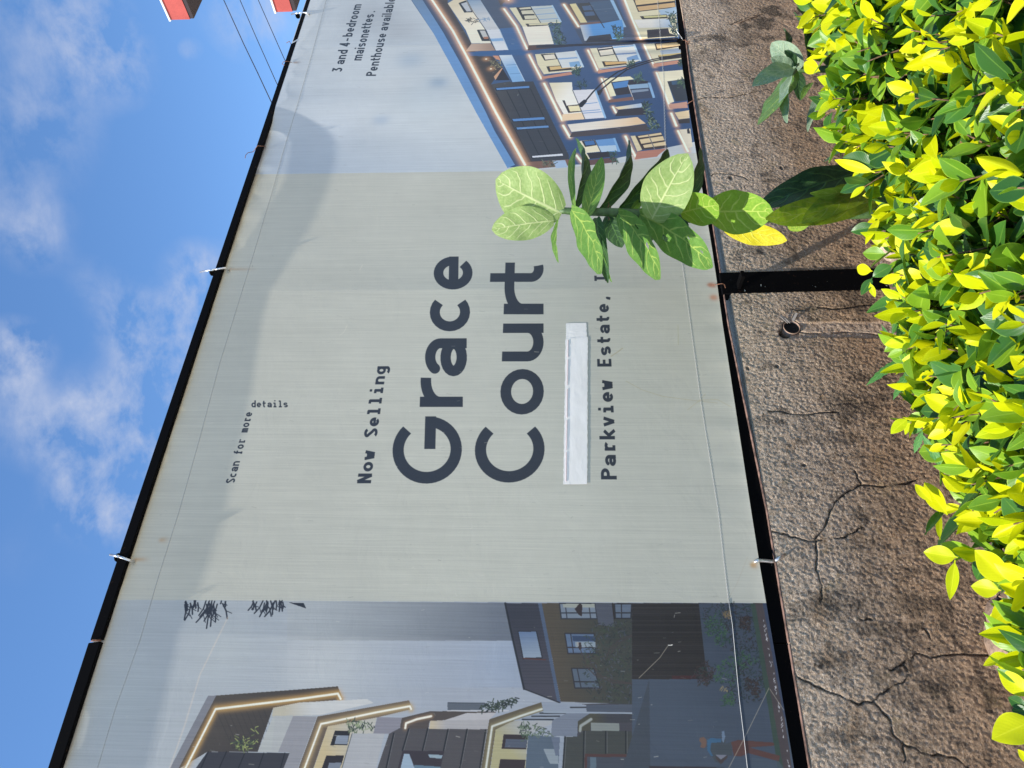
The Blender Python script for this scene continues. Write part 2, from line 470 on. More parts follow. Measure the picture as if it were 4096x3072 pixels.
# right column of balconies
led([(1080, -60), (1220, 290), (1340, 570)], zB, 9, 18)
poly([(1100, -60), (1840, -80), (1890, 540), (1355, 575), (1230, 290)], CR, zB)
poly([(1220, -20), (1840, -60), (1850, 110), (1300, 175)], (42, 34, 32), zB)
poly([(1250, 0), (1830, -50), (1838, 12), (1272, 76)], (206, 182, 128), zB); poly([(1282, 100), (1838, 38), (1845, 100), (1312, 162)], (198, 164, 110), zB)
poly([(1600, 150), (1860, 100), (1875, 210), (1640, 235)], (150, 180, 206), zB)
poly([(1325, 240), (1720, 212), (1740, 268), (1360, 285)], (48, 40, 34), zB); poly([(1375, 240), (1715, 220), (1720, 248), (1395, 266)], (190, 190, 128), zB)
poly([(1240, 292), (1760, 275), (1810, 402), (1310, 412)], (214, 216, 210), zB, col2=(150, 180, 210), g=((1500, 350), (1800, 350)))
poly([(1430, 442), (1740, 415), (1762, 490), (1885, 530), (1440, 562)], (46, 42, 48), zB)
leaves([(1740, 180), (1840, 190), (1910, 540), (1800, 500)], [(34, 60, 56), (58, 90, 76), (22, 38, 40)], 130, zB, 13, 4)
poly([(-200, 672), (1000, 622), (1880, 552), (1900, 596), (1000, 660), (-200, 705)], (36, 38, 52), zB)
# centre balcony
led([(560, 740), (640, 900), (705, 1040)], zB)
poly([(590, 715), (1250, 660), (1335, 890), (1130, 960), (720, 1010)], (214, 212, 182), zB)
poly([(690, 710), (910, 680), (960, 805), (740, 835)], DK, zB); poly([(722, 748), (920, 722), (945, 798), (748, 820)], (222, 218, 200), zB); poly([(700, 715), (910, 690), (914, 705), (708, 728)], (215, 215, 215), zB)
poly([(915, 680), (1240, 658), (1330, 890), (1020, 920)], (205, 212, 214), zB); poly([(930, 690), (1240, 665), (1245, 680), (935, 708)], (100, 160, 215), zB); poly([(960, 790), (1280, 770), (1285, 790), (965, 812)], (110, 140, 185), zB); poly([(1130, 850), (1300, 800), (1320, 880), (1140, 890)], (104, 150, 200), zB)
line([(910, 680), (1020, 920)], (50, 52, 60), 4, zB); line([(1240, 658), (1335, 892)], (172, 204, 228), 8, zB)
poly([(765, 905), (1130, 905), (1130, 950), (800, 985)], (48, 36, 30), zB); poly([(802, 912), (1130, 905), (1130, 932), (822, 960)], (206, 168, 100), zB)
poly([(705, 1035), (1150, 985), (1160, 1010), (710, 1085)], (190, 132, 106), zB); line([(740, 1020), (1130, 965)], (225, 225, 228), 3, zB)
leaves([(1130, 910), (1250, 900), (1260, 990), (1140, 990)], [(36, 58, 50), (60, 90, 74)], 50, zB, 11, 3)
led([(1390, 660), (1480, 860), (1545, 980)], zB, 8, 14)
poly([(1400, 650), (1950, 605), (1965, 870), (1545, 930)], (214, 210, 178), zB)
poly([(1540, 640), (1950, 600), (1955, 680), (1570, 740)], (60, 44, 34), zB); poly([(1562, 652), (1950, 615), (1955, 668), (1582, 718)], (214, 188, 134), zB)
poly([(1620, 745), (1960, 700), (1960, 780), (1640, 800)], (170, 188, 206), zB)
poly([(1595, 820), (1965, 775), (1970, 850), (1620, 892)], (54, 44, 36), zB); poly([(1600, 812), (1960, 775), (1965, 800), (1610, 835)], (205, 184, 112), zB)
poly([(1520, 940), (1900, 885), (1960, 930), (1530, 990)], (196, 138, 112), zB); leaves([(1880, 890), (1960, 880), (1970, 960), (1890, 960)], [(34, 56, 50), (56, 84, 70)], 40, zB, 10, 3)
# lower rows
led([(760, 1160), (820, 1310), (880, 1465)], zB)
poly([(790, 1155), (1180, 1125), (1240, 1168), (900, 1212), (975, 1412), (890, 1425)], (228, 222, 186), zB)
poly([(900, 1212), (1180, 1180), (1440, 1195), (1460, 1230), (1170, 1280), (1200, 1380), (980, 1408)], (40, 38, 46), zB)
poly([(920, 1222), (1160, 1185), (1140, 1280), (950, 1308)], (60, 124, 190), zB)
poly([(1150, 1250), (1460, 1215), (1545, 1440), (1230, 1470)], (50, 62, 88), zB); poly([(1155, 1255), (1440, 1230), (1460, 1292), (1180, 1312)], (128, 166, 200), zB); poly([(1200, 1330), (1450, 1310), (1455, 1340), (1205, 1370)], (120, 140, 165), zB)
poly([(1440, 1218), (1482, 1218), (1552, 1440), (1516, 1445)], (120, 168, 215), zB); line([(1150, 1250), (1235, 1475)], (190, 190, 190), 3, zB)
poly([(870, 1470), (1220, 1425), (1230, 1475), (858, 1518)], (120, 84, 72), zB)
leaves([(1220, 1100), (1340, 1090), (1380, 1190), (1240, 1190)], [(40, 66, 60), (76, 112, 92)], 60, zB, 12, 3)
led([(1572, 1070), (1680, 1340), (1775, 1595)], zB, 8, 14)
poly([(1590, 1060), (1985, 1028), (1995, 1162), (1730, 1200), (1832, 1500), (1762, 1522)], (226, 222, 192), zB)
poly([(1730, 1202), (1990, 1168), (2025, 1480), (1852, 1496)], (42, 50, 60), zB); poly([(1790, 1200), (1900, 1190), (1920, 1240), (1800, 1250)], (50, 84, 118), zB)
leaves([(1870, 1180), (1980, 1160), (1990, 1280), (1880, 1280)], [(40, 66, 56), (80, 110, 70)], 40, zB, 12, 3)
poly([(1745, 1540), (2020, 1498), (2032, 1590), (1765, 1605)], (190, 142, 122), zB)
led([(1020, -60), (1160, 220), (1290, 485)], zC, 9, 17)
poly([(1095, -70), (1430, -78), (1440, 40), (1580, 355), (1625, 467), (1290, 492), (1312, 400), (1200, 200)], (218, 212, 182), zC, col2=(228, 228, 220), g=((1150, 0), (1400, 60)))
poly([(1290, 395), (1590, 370), (1625, 467), (1285, 492)], (226, 200, 162), zC)
poly([(1288, 190), (1322, 188), (1352, 268), (1560, 244), (1578, 355), (1378, 376)], (44, 36, 38), zC); poly([(1372, 276), (1545, 264), (1560, 345), (1402, 354)], (222, 216, 172), zC)
poly([(1440, 40), (1770, 25), (1922, 445), (1622, 467)], (206, 210, 220), zC)
for a_, b_ in [((1625, 240), (1800, 222)), ((1580, 350), (1840, 328)), ((1600, 378), (1860, 358))]: line([a_, b_], (108, 148, 198), 5, zC)
line([(1440, 40), (1622, 467)], (60, 66, 80), 3, zC); line([(1770, 28), (1922, 445)], (130, 178, 222), 8, zC)
leaves([(370, 1190), (520, 1180), (540, 1290), (420, 1290)], [(30, 52, 60), (60, 92, 90)], 60, zB, 12, 3)
led([(1300, 560), (1400, 735)], zC, 9, 15)
poly([(-110, 545), (920, 435), (1045, 530), (780, 570), (-50, 655)], (218, 214, 204), zD, col2=(220, 190, 150), g=((300, 500), (900, 560)))
poly([(-40, 660), (780, 575), (1050, 540), (1110, 640), (-80, 735)], (66, 58, 62), zD)
led([(560, 285), (605, 370)], zD, 8, 12)
poly([(590, 290), (980, 232), (995, 290), (642, 326)], (222, 206, 160), zD, col2=(160, 185, 215), g=((650, 300), (950, 260)))
poly([(642, 330), (1000, 295), (1060, 400), (590, 425)], (44, 40, 50), zD)
leaves([(980, 215), (1080, 220), (1250, 620), (1110, 620)], [(36, 60, 56), (60, 90, 74), (110, 130, 100), (24, 38, 40)], 230, zD, 12, 4)
led([(20, 1000), (140, 1145)], zD, 9, 14)
poly([(60, 790), (290, 770), (372, 945), (170, 965), (222, 1052), (150, 1072)], (222, 216, 188), zD)
poly([(100, 790), (282, 772), (322, 850), (150, 878)], DK, zD); poly([(135, 796), (275, 780), (302, 840), (160, 856)], (48, 104, 168), zD)
poly([(300, 775), (590, 745), (662, 945), (390, 962)], (84, 142, 204), zD); poly([(330, 865), (600, 850), (625, 930), (385, 950)], (165, 195, 222), zD)
poly([(560, 745), (592, 742), (672, 945), (642, 950)], (110, 165, 218), zD); line([(290, 772), (392, 965)], (45, 55, 70), 3, zD)
poly([(180, 970), (500, 945), (520, 1022), (220, 1052)], (36, 30, 34), zD); poly([(120, 1080), (600, 1030), (620, 1100), (100, 1162)], (96, 66, 62), zD)
leaves([(490, 950), (600, 950), (640, 1090), (540, 1090)], [(36, 60, 50), (60, 92, 72)], 60, zD, 11, 3)
led([(745, 720), (830, 900), (905, 1040)], zD, 9, 15)
poly([(820, 715), (890, 710), (992, 920), (920, 942)], (212, 200, 160), zD)
poly([(890, 715), (1270, 660), (1365, 890), (990, 918)], (56, 44, 42), zD)
for q_ in ([(925, 718), (1268, 666), (1282, 696), (942, 742)], [(952, 766), (1296, 716), (1318, 776), (978, 830)], [(1002, 850), (1332, 796), (1348, 850), (1022, 890)]): poly(q_, (214, 194, 150), zD)
line([(1080, 690), (1210, 990)], (110, 110, 115), 4, zD)
poly([(920, 945), (1365, 895), (1240, 985), (1210, 1020), (880, 1062)], (176, 116, 96), zD)
led([(1420, 380), (1495, 565)], zD, 9, 15)
poly([(1470, 370), (1680, 335), (1692, 450), (1530, 470)], (216, 196, 154), zD); poly([(1520, 475), (1692, 455), (1695, 525), (1530, 532)], (50, 46, 46), zD)
led([(1520, 640), (1665, 940)], zD, 9, 15)
poly([(1540, 622), (1700, 605), (1735, 870), (1660, 900)], (212, 206, 186), zD); poly([(1650, 620), (1680, 600), (1700, 680), (1660, 680)], (40, 36, 40), zD)
# printed street lamp
for pts_, w_ in (([(540, 1470), (640, 1350), (760, 1230), (1000, 1060), (1250, 955), (1500, 880), (1980, 786)], 7), ([(760, 1320), (900, 1200), (1130, 1030), (1300, 970), (1500, 905), (1980, 804)], 7)):
    line(pts_, (22, 22, 30), w_, zB)
poly([(425, 1530), (500, 1470), (545, 1470), (545, 1500), (475, 1580), (445, 1582)], (20, 20, 30), zB); poly([(695, 1350), (760, 1310), (780, 1330), (740, 1400), (705, 1400)], (36, 32, 38), zB)

# ---- left picture: pale sky, lit house, street
LB = [(0, 2396), (472, 2399), (1600, 2406), (3060, 2412), (3300, 2413), (3300, 3700), (0, 3700)]
poly(LB, (166, 178, 186), col2=(150, 162, 180), g=((500, 2400), (1900, 2450)))
for (cx_, cy_, rr, cc, aa) in [(1300, 2650, 300, (178, 188, 194), .8), (900, 2600, 200, (172, 184, 190), .5), (2000, 2640, 150, (140, 158, 184), .6), (500, 2800, 220, (164, 178, 186), .6)]:
    line([(cx_, cy_), (cx_ + 8, cy_)], cc, 1, glow=cc, glow_w=rr * .6, glow_a=aa, alpha=0)
poly([(2300, 2412), (3400, 2413), (3500, 3700), (2300, 3700)], (60, 60, 70))
poly([(1150, 2405), (2030, 2411), (2060, 2563), (1150, 2561)], (162, 172, 180), col2=(88, 98, 114), g=((1250, 2480), (2000, 2480)), alpha=.85)  # fold shade put into the print: darker here, lighter beyond the fold
poly([(1150, 2563), (2060, 2565), (2100, 2750), (1150, 2750)], (170, 180, 190), col2=(134, 154, 184), g=((1300, 2650), (2060, 2650)), alpha=.5)
def frond(x, y, ln, n, o=None):
    n = max(2, int(n * .75)); ln *= .9
    for k in range(n):
        t = math.pi / 2 + random.uniform(-.55, .55)
        l = ln * random.uniform(.5, 1.2)
        px, py = x + random.uniform(-1, 1) * ln * .45, y + random.uniform(0, ln * .3)
        q = [(px, py), (px + math.cos(t) * l * .5, py + math.sin(t) * l * .5), (px + math.cos(t + .15) * l, py + math.sin(t + .15) * l)]
        line(q, (34, 40, 52), 6)
        line([q[1], (q[1][0] + math.cos(t - .7) * l * .4, q[1][1] + math.sin(t - .7) * l * .4)], (36, 42, 54), 3)
for fx, fl, fn in ((745, 42, 4), (752, 75, 5), (785, 36, 6), (835, 70, 10), (830, 95, 7), (870, 60, 7), (895, 22, 5), (1020, 36, 5), (1045, 62, 6), (1075, 60, 8), (1105, 42, 9), (1130, 24, 5)):
    frond(fx, 2403, fl, fn)
poly([(1153, 2409), (1185, 2412), (1215, 2412), (1222, 2426), (1225, 2434)], (28, 34, 46))
BR = (76, 66, 54)
poly([(860, 590), (980, 590), (440, 1659), (-500, 3500), (-640, 3500), (300, 1659)], (118, 123, 134), zE)
poly([(980, 590), (2212, 500), (2773, 455), (2843, 650), (2212, 700), (1820, 770), (1590, 1420), (850, 1420), (450, 1659), (-400, 3500), (-520, 3500)], (72, 66, 58), zE, col2=(60, 54, 48), g=((1000, 700), (1500, 1300)))
for k_ in range(9): line([(1000 + k_ * 85, 860 - k_ * 8), (1230 + k_ * 85, 1380)], (44, 42, 40), 2.5, zE, alpha=.6)
poly([(850, 1420), (2060, 1440), (1600, 2900), (-200, 2900)], (48, 48, 55), zE)
for a_, b_ in [((860, 1420), (560, 2100)), ((1130, 1420), (830, 2100)), ((1400, 1440), (1120, 2100)), ((1680, 1440), (1450, 2100)), ((1990, 1440), (1800, 2100))]: line([a_, b_], (22, 22, 26), 5, zE)
leaves([(1170, 1230), (1500, 1180), (1560, 1040), (1590, 1400), (1300, 1400)], [(150, 165, 90), (100, 118, 62), (60, 76, 52), (40, 50, 46)], 170, zE, 14, 3)
line([(-300, 3300), (530, 1659), (970, 790), (2212, 640), (2773, 562), (2815, 640)], (226, 232, 220), 9, zE, soft=3, glow=(190, 152, 78), glow_w=17, glow_a=.85)
poly([(1820, 770), (2212, 692), (2900, 660), (3200, 640), (3300, 700), (2500, 880), (1800, 900)], (178, 176, 160), zE, col2=(188, 194, 198), g=((2000, 800), (2400, 800)))
poly([(1820, 900), (2110, 880), (1890, 1430), (1590, 1420)], (168, 176, 178), zE)
poly([(270, 890), (620, 900), (340, 1659), (-300, 3300), (-560, 3300), (130, 1659), (220, 1430), (50, 1420)], (138, 142, 152), zF)
poly([(0, 890), (270, 890), (50, 1420), (-50, 1420)], (165, 172, 176), zF)
poly([(630, 900), (1980, 660), (2025, 790), (1500, 915), (780, 1042), (570, 1659), (-50, 3300), (-260, 3300), (350, 1659)], (92, 80, 66), zF)
poly([(780, 1042), (1500, 915), (1460, 1150), (1140, 1150), (990, 1659), (600, 3000), (100, 3000), (575, 1659)], (190, 176, 134), zF, col2=(176, 178, 172), g=((700, 1300), (1200, 1000)))
line([(-150, 3300), (440, 1659), (680, 1010), (1500, 838), (1990, 748), (2010, 790)], (228, 232, 222), 8, zF, soft=3, glow=(178, 156, 108), glow_w=15, glow_a=.85)
poly([(885, 1110), (1112, 1110), (1070, 1322), (818, 1322)], (26, 22, 24), zF); poly([(912, 1180), (1092, 1180), (1068, 1308), (880, 1304)], (124, 138, 158), zF)
poly([(760, 1475), (1020, 1475), (985, 1600), (700, 2200), (500, 2200)], (34, 26, 28), zF); poly([(800, 1580), (985, 1580), (860, 2000), (700, 2000)], (110, 122, 140), zF)
leaves([(1020, 960), (1240, 940), (1460, 1040), (1460, 1130), (1130, 1140)], [(70, 92, 62), (44, 60, 48), (130, 148, 110), (30, 40, 38)], 130, zF, 13, 3)
poly([(1140, 1150), (1622, 1150), (1490, 1659), (1200, 2900), (600, 2900), (1000, 1659)], (162, 168, 176), zF); line([(1140, 1150), (990, 1659)], (70, 78, 88), 3, zF)
poly([(1510, 910), (1882, 918), (1820, 1152), (1452, 1150)], (126, 128, 142), zF)
# second block of cladding
poly([(-160, 1155), (0, 1070), (420, 1080), (1290, 1090), (1190, 1659), (800, 3000), (-900, 3000), (-330, 1659)], (70, 68, 72), zG)
poly([(30, 920), (450, 820), (1420, 830), (1330, 940), (620, 955), (440, 965), (420, 1080), (0, 1072)], (72, 64, 60), zG)
poly([(980, 850), (1420, 840), (1310, 960), (640, 960)], (170, 172, 180), zG); poly([(450, 962), (1310, 942), (1298, 1090), (430, 1082)], (184, 174, 150), zG, col2=(160, 162, 168), g=((480, 1000), (680, 1000)))
led([(80, 1070), (90, 1000), (250, 940), (462, 895)], zG, 8, 12, (224, 226, 216), (150, 120, 84), .7)
for a_, b_ in [((130, 1085), (40, 1400)), ((410, 1080), (335, 1400)), ((710, 1092), (645, 1400)), ((990, 1092), (885, 1659)), ((1265, 1100), (1180, 1659)), ((-90, 1150), (-200, 1659))]: line([a_, b_], (24, 24, 28), 7, zG); line([(a_[0]+16, a_[1]), (b_[0]+16, b_[1])], (104, 106, 112), 2, zG)
poly([(40, 1400), (655, 1410), (600, 1659), (400, 2300), (-260, 2300), (-30, 1659)], (46, 38, 46), zG); poly([(60, 1450), (140, 1450), (215, 1659), (240, 2000), (-60, 2000), (10, 1659)], (138, 164, 188), zG); poly([(415, 1460), (632, 1468), (612, 1522), (440, 1505)], (132, 158, 176), zG); poly([(210, 1612), (600, 1640), (560, 1900), (230, 1900)], (84, 116, 140), zG)
poly([(705, 690), (1290, 700), (1200, 805), (700, 805)], (82, 92, 106), zG); line([(710, 695), (1250, 702)], (50, 58, 70), 3, zG); line([(700, 815), (1600, 815)], (185, 190, 200), 4, zG)
leaves([(1180, 760), (1300, 700), (1700, 620), (1770, 690), (1540, 790), (1200, 815)], [(38, 54, 46), (26, 36, 36), (60, 76, 60)], 170, zG, 14, 4)
poly([(1320, 940), (2088, 688), (2118, 820), (1610, 990), (1412, 1092), (1330, 1659), (1100, 3000), (950, 3000), (1200, 1659)], (86, 78, 60), zG)
poly([(1412, 1092), (1610, 992), (2100, 860), (2300, 980), (2000, 1120), (1890, 1180), (1850, 1659), (1700, 3000), (1100, 3000), (1335, 1659)], (162, 160, 120), zG, col2=(158, 164, 172), g=((1450, 1200), (1750, 900)))
line([(1100, 2600), (1270, 1659), (1360, 1045), (1800, 885), (2092, 790)], (196, 204, 198), 8, zG, soft=3, glow=(140, 134, 96), glow_w=12, glow_a=.7)
poly([(1530, 1160), (1892, 1170), (1862, 1382), (1500, 1375)], (44, 32, 34), zG); poly([(1562, 1232), (1880, 1240), (1862, 1360), (1545, 1355)], (72, 82, 102), zG)
poly([(1480, 1530), (1852, 1540), (1800, 2000), (1400, 2000)], (46, 34, 36), zG)
# right third of the lit house
poly([(610, 690), (1060, 690), (1280, 730), (1280, 830), (970, 850), (770, 960), (600, 960), (200, 960), (640, 815)], (134, 148, 168), zH)
for a_, b_ in [((590, 850), (970, 850)), ((470, 896), (880, 896)), ((330, 942), (790, 946)), ((1040, 765), (1270, 765))]: line([a_, b_], (34, 38, 46), 5, zH)
poly([(770, 960), (980, 850), (1330, 850), (1150, 970), (1140, 1196), (752, 1190)], (108, 120, 140), zH)
poly([(420, 1180), (752, 1190), (885, 1210), (860, 1659), (820, 2600), (300, 2600), (378, 1659)], (74, 92, 112), zH); poly([(640, 1380), (800, 1380), (820, 1460), (860, 1480), (860, 1600), (740, 1600)], (130, 146, 160), zH); poly([(755, 1200), (882, 1205), (868, 1470), (820, 1480), (780, 1300)], (92, 106, 130), zH)
poly([(890, 1200), (952, 1200), (915, 1659), (880, 2600), (830, 2600), (860, 1659)], (136, 150, 170), zH)
leaves([(250, 1020), (420, 1000), (640, 1060), (755, 1120), (750, 1190), (340, 1190)], [(56, 80, 56), (34, 48, 44), (96, 116, 96)], 130, zH, 13, 3); leaves([(320, 1170), (420, 1170), (340, 1290)], [(70, 96, 70)], 16, zH, 10, 3)
poly([(950, 1200), (1140, 1196), (1240, 1112), (1330, 1110), (1952, 1118), (1952, 2600), (880, 2600), (920, 1659)], (56, 60, 58), zH)
for a_, b_ in [((1240, 1112), (1228, 1659)), ((1560, 1120), (1560, 1440)), ((1856, 1120), (1856, 1440)), ((960, 1200), (930, 1659))]: line([a_, b_], (26, 28, 30), 6, zH); line([(a_[0]+20, a_[1]), (b_[0]+20, b_[1])], (96, 100, 104), 2, zH)
poly([(1250, 1448), (1910, 1458), (1912, 2400), (1258, 2400)], (72, 44, 42), zH); poly([(1285, 1492), (1888, 1500), (1890, 2400), (1285, 2400)], (58, 66, 80), zH); poly([(1330, 1500), (1420, 1500), (1420, 1700), (1330, 1700)], (82, 104, 122), zH)
poly([(1330, 858), (1952, 862), (1952, 992), (1342, 992), (1332, 1112), (1150, 1112), (1150, 970)], (66, 66, 54), zH, col2=(52, 54, 62), g=((1400, 900), (1600, 900)))
led([(1182, 1110), (1190, 1040), (1345, 940)], zH, 10, 8, (146, 156, 156), (96, 100, 76), .5)
poly([(1342, 992), (1760, 1000), (1760, 1112), (1342, 1112)], (122, 132, 132), zH)
poly([(1270, 728), (1952, 720), (1952, 830), (1280, 832)], (70, 80, 98), zH); line([(650, 835), (1952, 850)], (142, 158, 178), 6, zH); line([(900, 690), (1260, 705), (1600, 695)], (140, 152, 168), 5, zH)
# brick house
poly([(260, 120), (750, 120), (860, 500), (1055, 1570), (900, 1520), (540, 1385)], (46, 48, 62), zI, col2=(62, 62, 76), g=((500, 300), (800, 1300)))
poly([(745, 120), (802, 120), (1082, 1592), (1030, 1580)], (68, 86, 116), zI)
poly([(800, 120), (2130, 120), (2130, 1610), (1080, 1572)], (76, 68, 54), zI, col2=(54, 58, 54), g=((1000, 800), (1800, 800)))
for k_ in range(34):
    y_ = 140 + k_ * 43
    line([(860 + k_ * 7, y_), (2120, y_)], (58, 56, 50), 2.2, zI, alpha=.5)
for k_ in range(26):
    y_ = 160 + k_ * 46
    line([(320 + k_ * 9, y_), (760 + k_ * 9, y_)], (34, 36, 46), 2.2, zI, alpha=.5)
line([(262, 122), (345, 520), (540, 1385)], (26, 28, 36), 8, zI); line([(540, 1385), (1060, 1585)], (30, 30, 38), 5, zI)
poly([(445, 530), (730, 530), (820, 935), (520, 950)], (30, 30, 40), zI); poly([(458, 540), (716, 540), (800, 920), (532, 925)], (92, 118, 156), zI, col2=(128, 148, 172), g=((600, 560), (650, 900)))
line([(530, 935), (860, 955)], (84, 44, 36), 4, zI)
def win(q, c1, c2, gx, gy):
    poly(q, c1, zI)
    (a0, b0), (a1, b1), (a2, b2), (a3, b3) = q
    for t in gx:
        line([(a0 + (a1-a0)*t, b0 + (b1-b0)*t), (a3 + (a2-a3)*t, b3 + (b2-b3)*t)], c2, 4, zI)
    for t in gy:
        line([(a0 + (a3-a0)*t, b0 + (b3-b0)*t), (a1 + (a2-a1)*t, b1 + (b2-b1)*t)], c2, 5, zI)
    line([q[0], q[1], q[2], q[3], q[0]], c2, 5, zI)
win([(1062, 125), (1588, 125), (1618, 350), (1090, 350)], (112, 128, 148), (40, 42, 52), (.16, .82), (.62,))
poly([(1110, 130), (1580, 130), (1585, 185), (1120, 185)], (150, 158, 152), zI)
poly([(1365, 120), (1400, 150), (1392, 315), (1345, 290), (1285, 205)], (44, 30, 30), zI)
poly([(1588, 125), (1845, 125), (1870, 472), (1640, 440)], (72, 78, 94), zI); line([(1845, 125), (1870, 350)], (36, 26, 24), 6, zI)
win([(1872, 130), (2128, 130), (2115, 345), (1888, 345)], (88, 104, 126), (34, 32, 38), (.4,), (.62,))
win([(1140, 565), (1575, 570), (1598, 862), (1188, 862)], (84, 108, 142), (40, 36, 44), (.2,), (.7,)); poly([(1250, 600), (1590, 605), (1592, 680), (1262, 680)], (44, 64, 98), zI); poly([(1290, 690), (1590, 690), (1595, 770), (1300, 770)], (128, 146, 162), zI)
win([(1240, 1080), (1570, 1085), (1660, 1372), (1290, 1372)], (76, 92, 112), (38, 36, 44), (.25,), (.68,))
leaves([(1500, 420), (2120, 380), (2120, 1595), (1500, 1560), (1380, 900)], [(44, 60, 56), (36, 46, 50), (60, 72, 58), (66, 74, 90), (34, 34, 38), (52, 66, 46)], 620, zI, 11, 2.6)
for pts_ in ([(1360, 760), (1390, 860), (1450, 1040), (1580, 1180), (1850, 1290), (2130, 1310)], [(1475, 860), (1520, 1000), (1640, 1170), (1860, 1260), (2120, 1300)], [(2130, 590), (1960, 650), (1800, 800), (1750, 960)], [(2130, 610), (1980, 680), (1860, 800), (1830, 860)]): line(pts_, (62, 52, 54), 3.4, zI)
poly([(1335, 700), (1380, 700), (1392, 790), (1360, 810), (1335, 770)], (52, 40, 42), zI); poly([(1315, 690), (1345, 690), (1350, 760), (1330, 760)], (150, 150, 150), zI)
# fence, paths and planting
poly([(105, 122), (1090, 122), (1182, 1000), (1250, 1242), (105, 1242)], (34, 28, 27), zJ)
for k_ in range(40):
    y_ = 130 + k_ * 28 + random.uniform(-5, 5)
    line([(108, y_), (1090 + k_ * 3, y_)], random.choice([(24, 18, 18), (46, 42, 44), (30, 24, 24), (40, 34, 32)]), random.uniform(2, 5), zJ, alpha=.8)
poly([(690, 1190), (1050, 1185), (1050, 1235), (700, 1240)], (58, 26, 26), zJ)
poly([(1090, 122), (2080, 122), (2400, 1659), (2600, 3000), (105, 3000), (105, 1242), (1250, 1242), (1182, 1000)], (54, 66, 86), zJ, col2=(60, 74, 94), g=((1200, 300), (600, 1600)))
poly([(-10, 345), (5, 1630), (1100, 1640), (1300, 3000), (-400, 3000), (-400, 1659)], (54, 64, 78), zK); poly([(-10, 1632), (980, 1645), (980, 1680), (-10, 1670)], (46, 36, 42), zK)
G1, G2, G3, B1, B2 = (40, 72, 56), (54, 92, 60), (32, 52, 50), (40, 30, 30), (56, 42, 38)
leaves([(1150, 210), (1360, 130), (1860, 130), (2060, 800), (2100, 1300), (1900, 1600), (1450, 1600), (1700, 900), (1340, 700), (1160, 540)], [G3, (36, 46, 48), B1, (44, 54, 58)], 1300, zJ, 9, 3)
leaves([(1150, 380), (1400, 250), (1560, 700), (1400, 760), (1200, 560)], [G1, G2, G3, G1], 300, zJ, 9, 3)
leaves([(1220, 1120), (1500, 930), (1720, 820), (1960, 980), (1760, 1080), (1600, 1320), (1380, 1340), (1250, 1180)], [G1, G2, G2, G3], 420, zJ, 9, 3)
leaves([(1440, 1480), (1600, 1420), (1620, 1620), (1450, 1640)], [G1, G2], 90, zJ, 9, 3)
leaves([(1000, 1140), (1180, 960), (1330, 1120), (1240, 1330), (1100, 1330), (1030, 1230)], [(58, 48, 56), B1, B2, G3], 220, zJ, 12, 3)
leaves([(1740, 1220), (1960, 1250), (1990, 1560), (1780, 1400)], [B1, B2, (38, 36, 40)], 200, zJ, 9, 3); leaves([(1690, 330), (1850, 300), (1850, 520), (1700, 500)], [B1, B2], 120, zJ, 9, 3)
leaves([(1430, 260), (1560, 220), (1580, 340), (1470, 330)], [(120, 104, 72), (96, 84, 60)], 60, zJ, 8, 3); leaves([(1380, 1380), (1500, 1370), (1500, 1420)], [(130, 120, 90)], 20, zJ, 9, 3)
poly([(1850, 122), (1920, 122), (2180, 1659), (2500, 3500), (2400, 3500), (2110, 1659)], (48, 68, 60), zJ); poly([(1920, 122), (2060, 122), (2330, 1659), (2600, 3500), (2500, 3500), (2180, 1659)], (66, 58, 62), zJ); poly([(2030, 122), (2100, 122), (2400, 1800), (2340, 1800)], (44, 56, 84), zJ)
# printed woman seen from behind
poly([(735, 1215), (790, 1200), (830, 1240), (835, 1330), (800, 1370), (740, 1350), (760, 1290), (725, 1260)], (104, 80, 70), zK)
poly([(845, 1250), (900, 1215), (1055, 1230), (1060, 1120), (1095, 1110), (1112, 1200), (1110, 1300), (1200, 1275), (1215, 1480), (1140, 1470), (1048, 1605), (960, 1560), (850, 1400), (835, 1330)], (58, 68, 78), zK)
poly([(845, 1250), (900, 1215), (1055, 1230), (1050, 1280), (900, 1290), (890, 1400), (930, 1480), (900, 1480), (845, 1400)], (44, 90, 128), zK); poly([(1060, 1120), (1095, 1110), (1110, 1200), (1085, 1290), (1060, 1250)], (96, 120, 150), zK)
poly([(970, 1465), (1140, 1465), (1045, 1535)], (112, 118, 136), zK); poly([(960, 1470), (1045, 1540), (1140, 1470), (1150, 1500), (1048, 1605), (980, 1530)], (64, 54, 56), zK)
poly([(1198, 1275), (1300, 1245), (1830, 1285), (1830, 1330), (1460, 1355), (1920, 1480), (1900, 1560), (1640, 1490), (1450, 1440), (1340, 1490), (1235, 1480)], (84, 54, 50), zK)
poly([(1500, 1500), (1900, 1560), (2000, 1700), (1500, 1700)], (66, 82, 100), zK, alpha=.6)

g_ = img.mean(axis=2, keepdims=True)
img[:] = img * .88 + g_ * .12 + .004          # the inks have faded
cR, cL = int((P(2200, 680).x - TX0) * PPM), int((P(2200, 2405).x - TX0) * PPM)
img[:, cR:] = img[:, cR:] * 1.02 + lin((90, 140, 210)).astype(np.float32) * .025
img[:, :cL] = img[:, :cL] * .98 + lin((120, 136, 156)).astype(np.float32) * .035
del g_

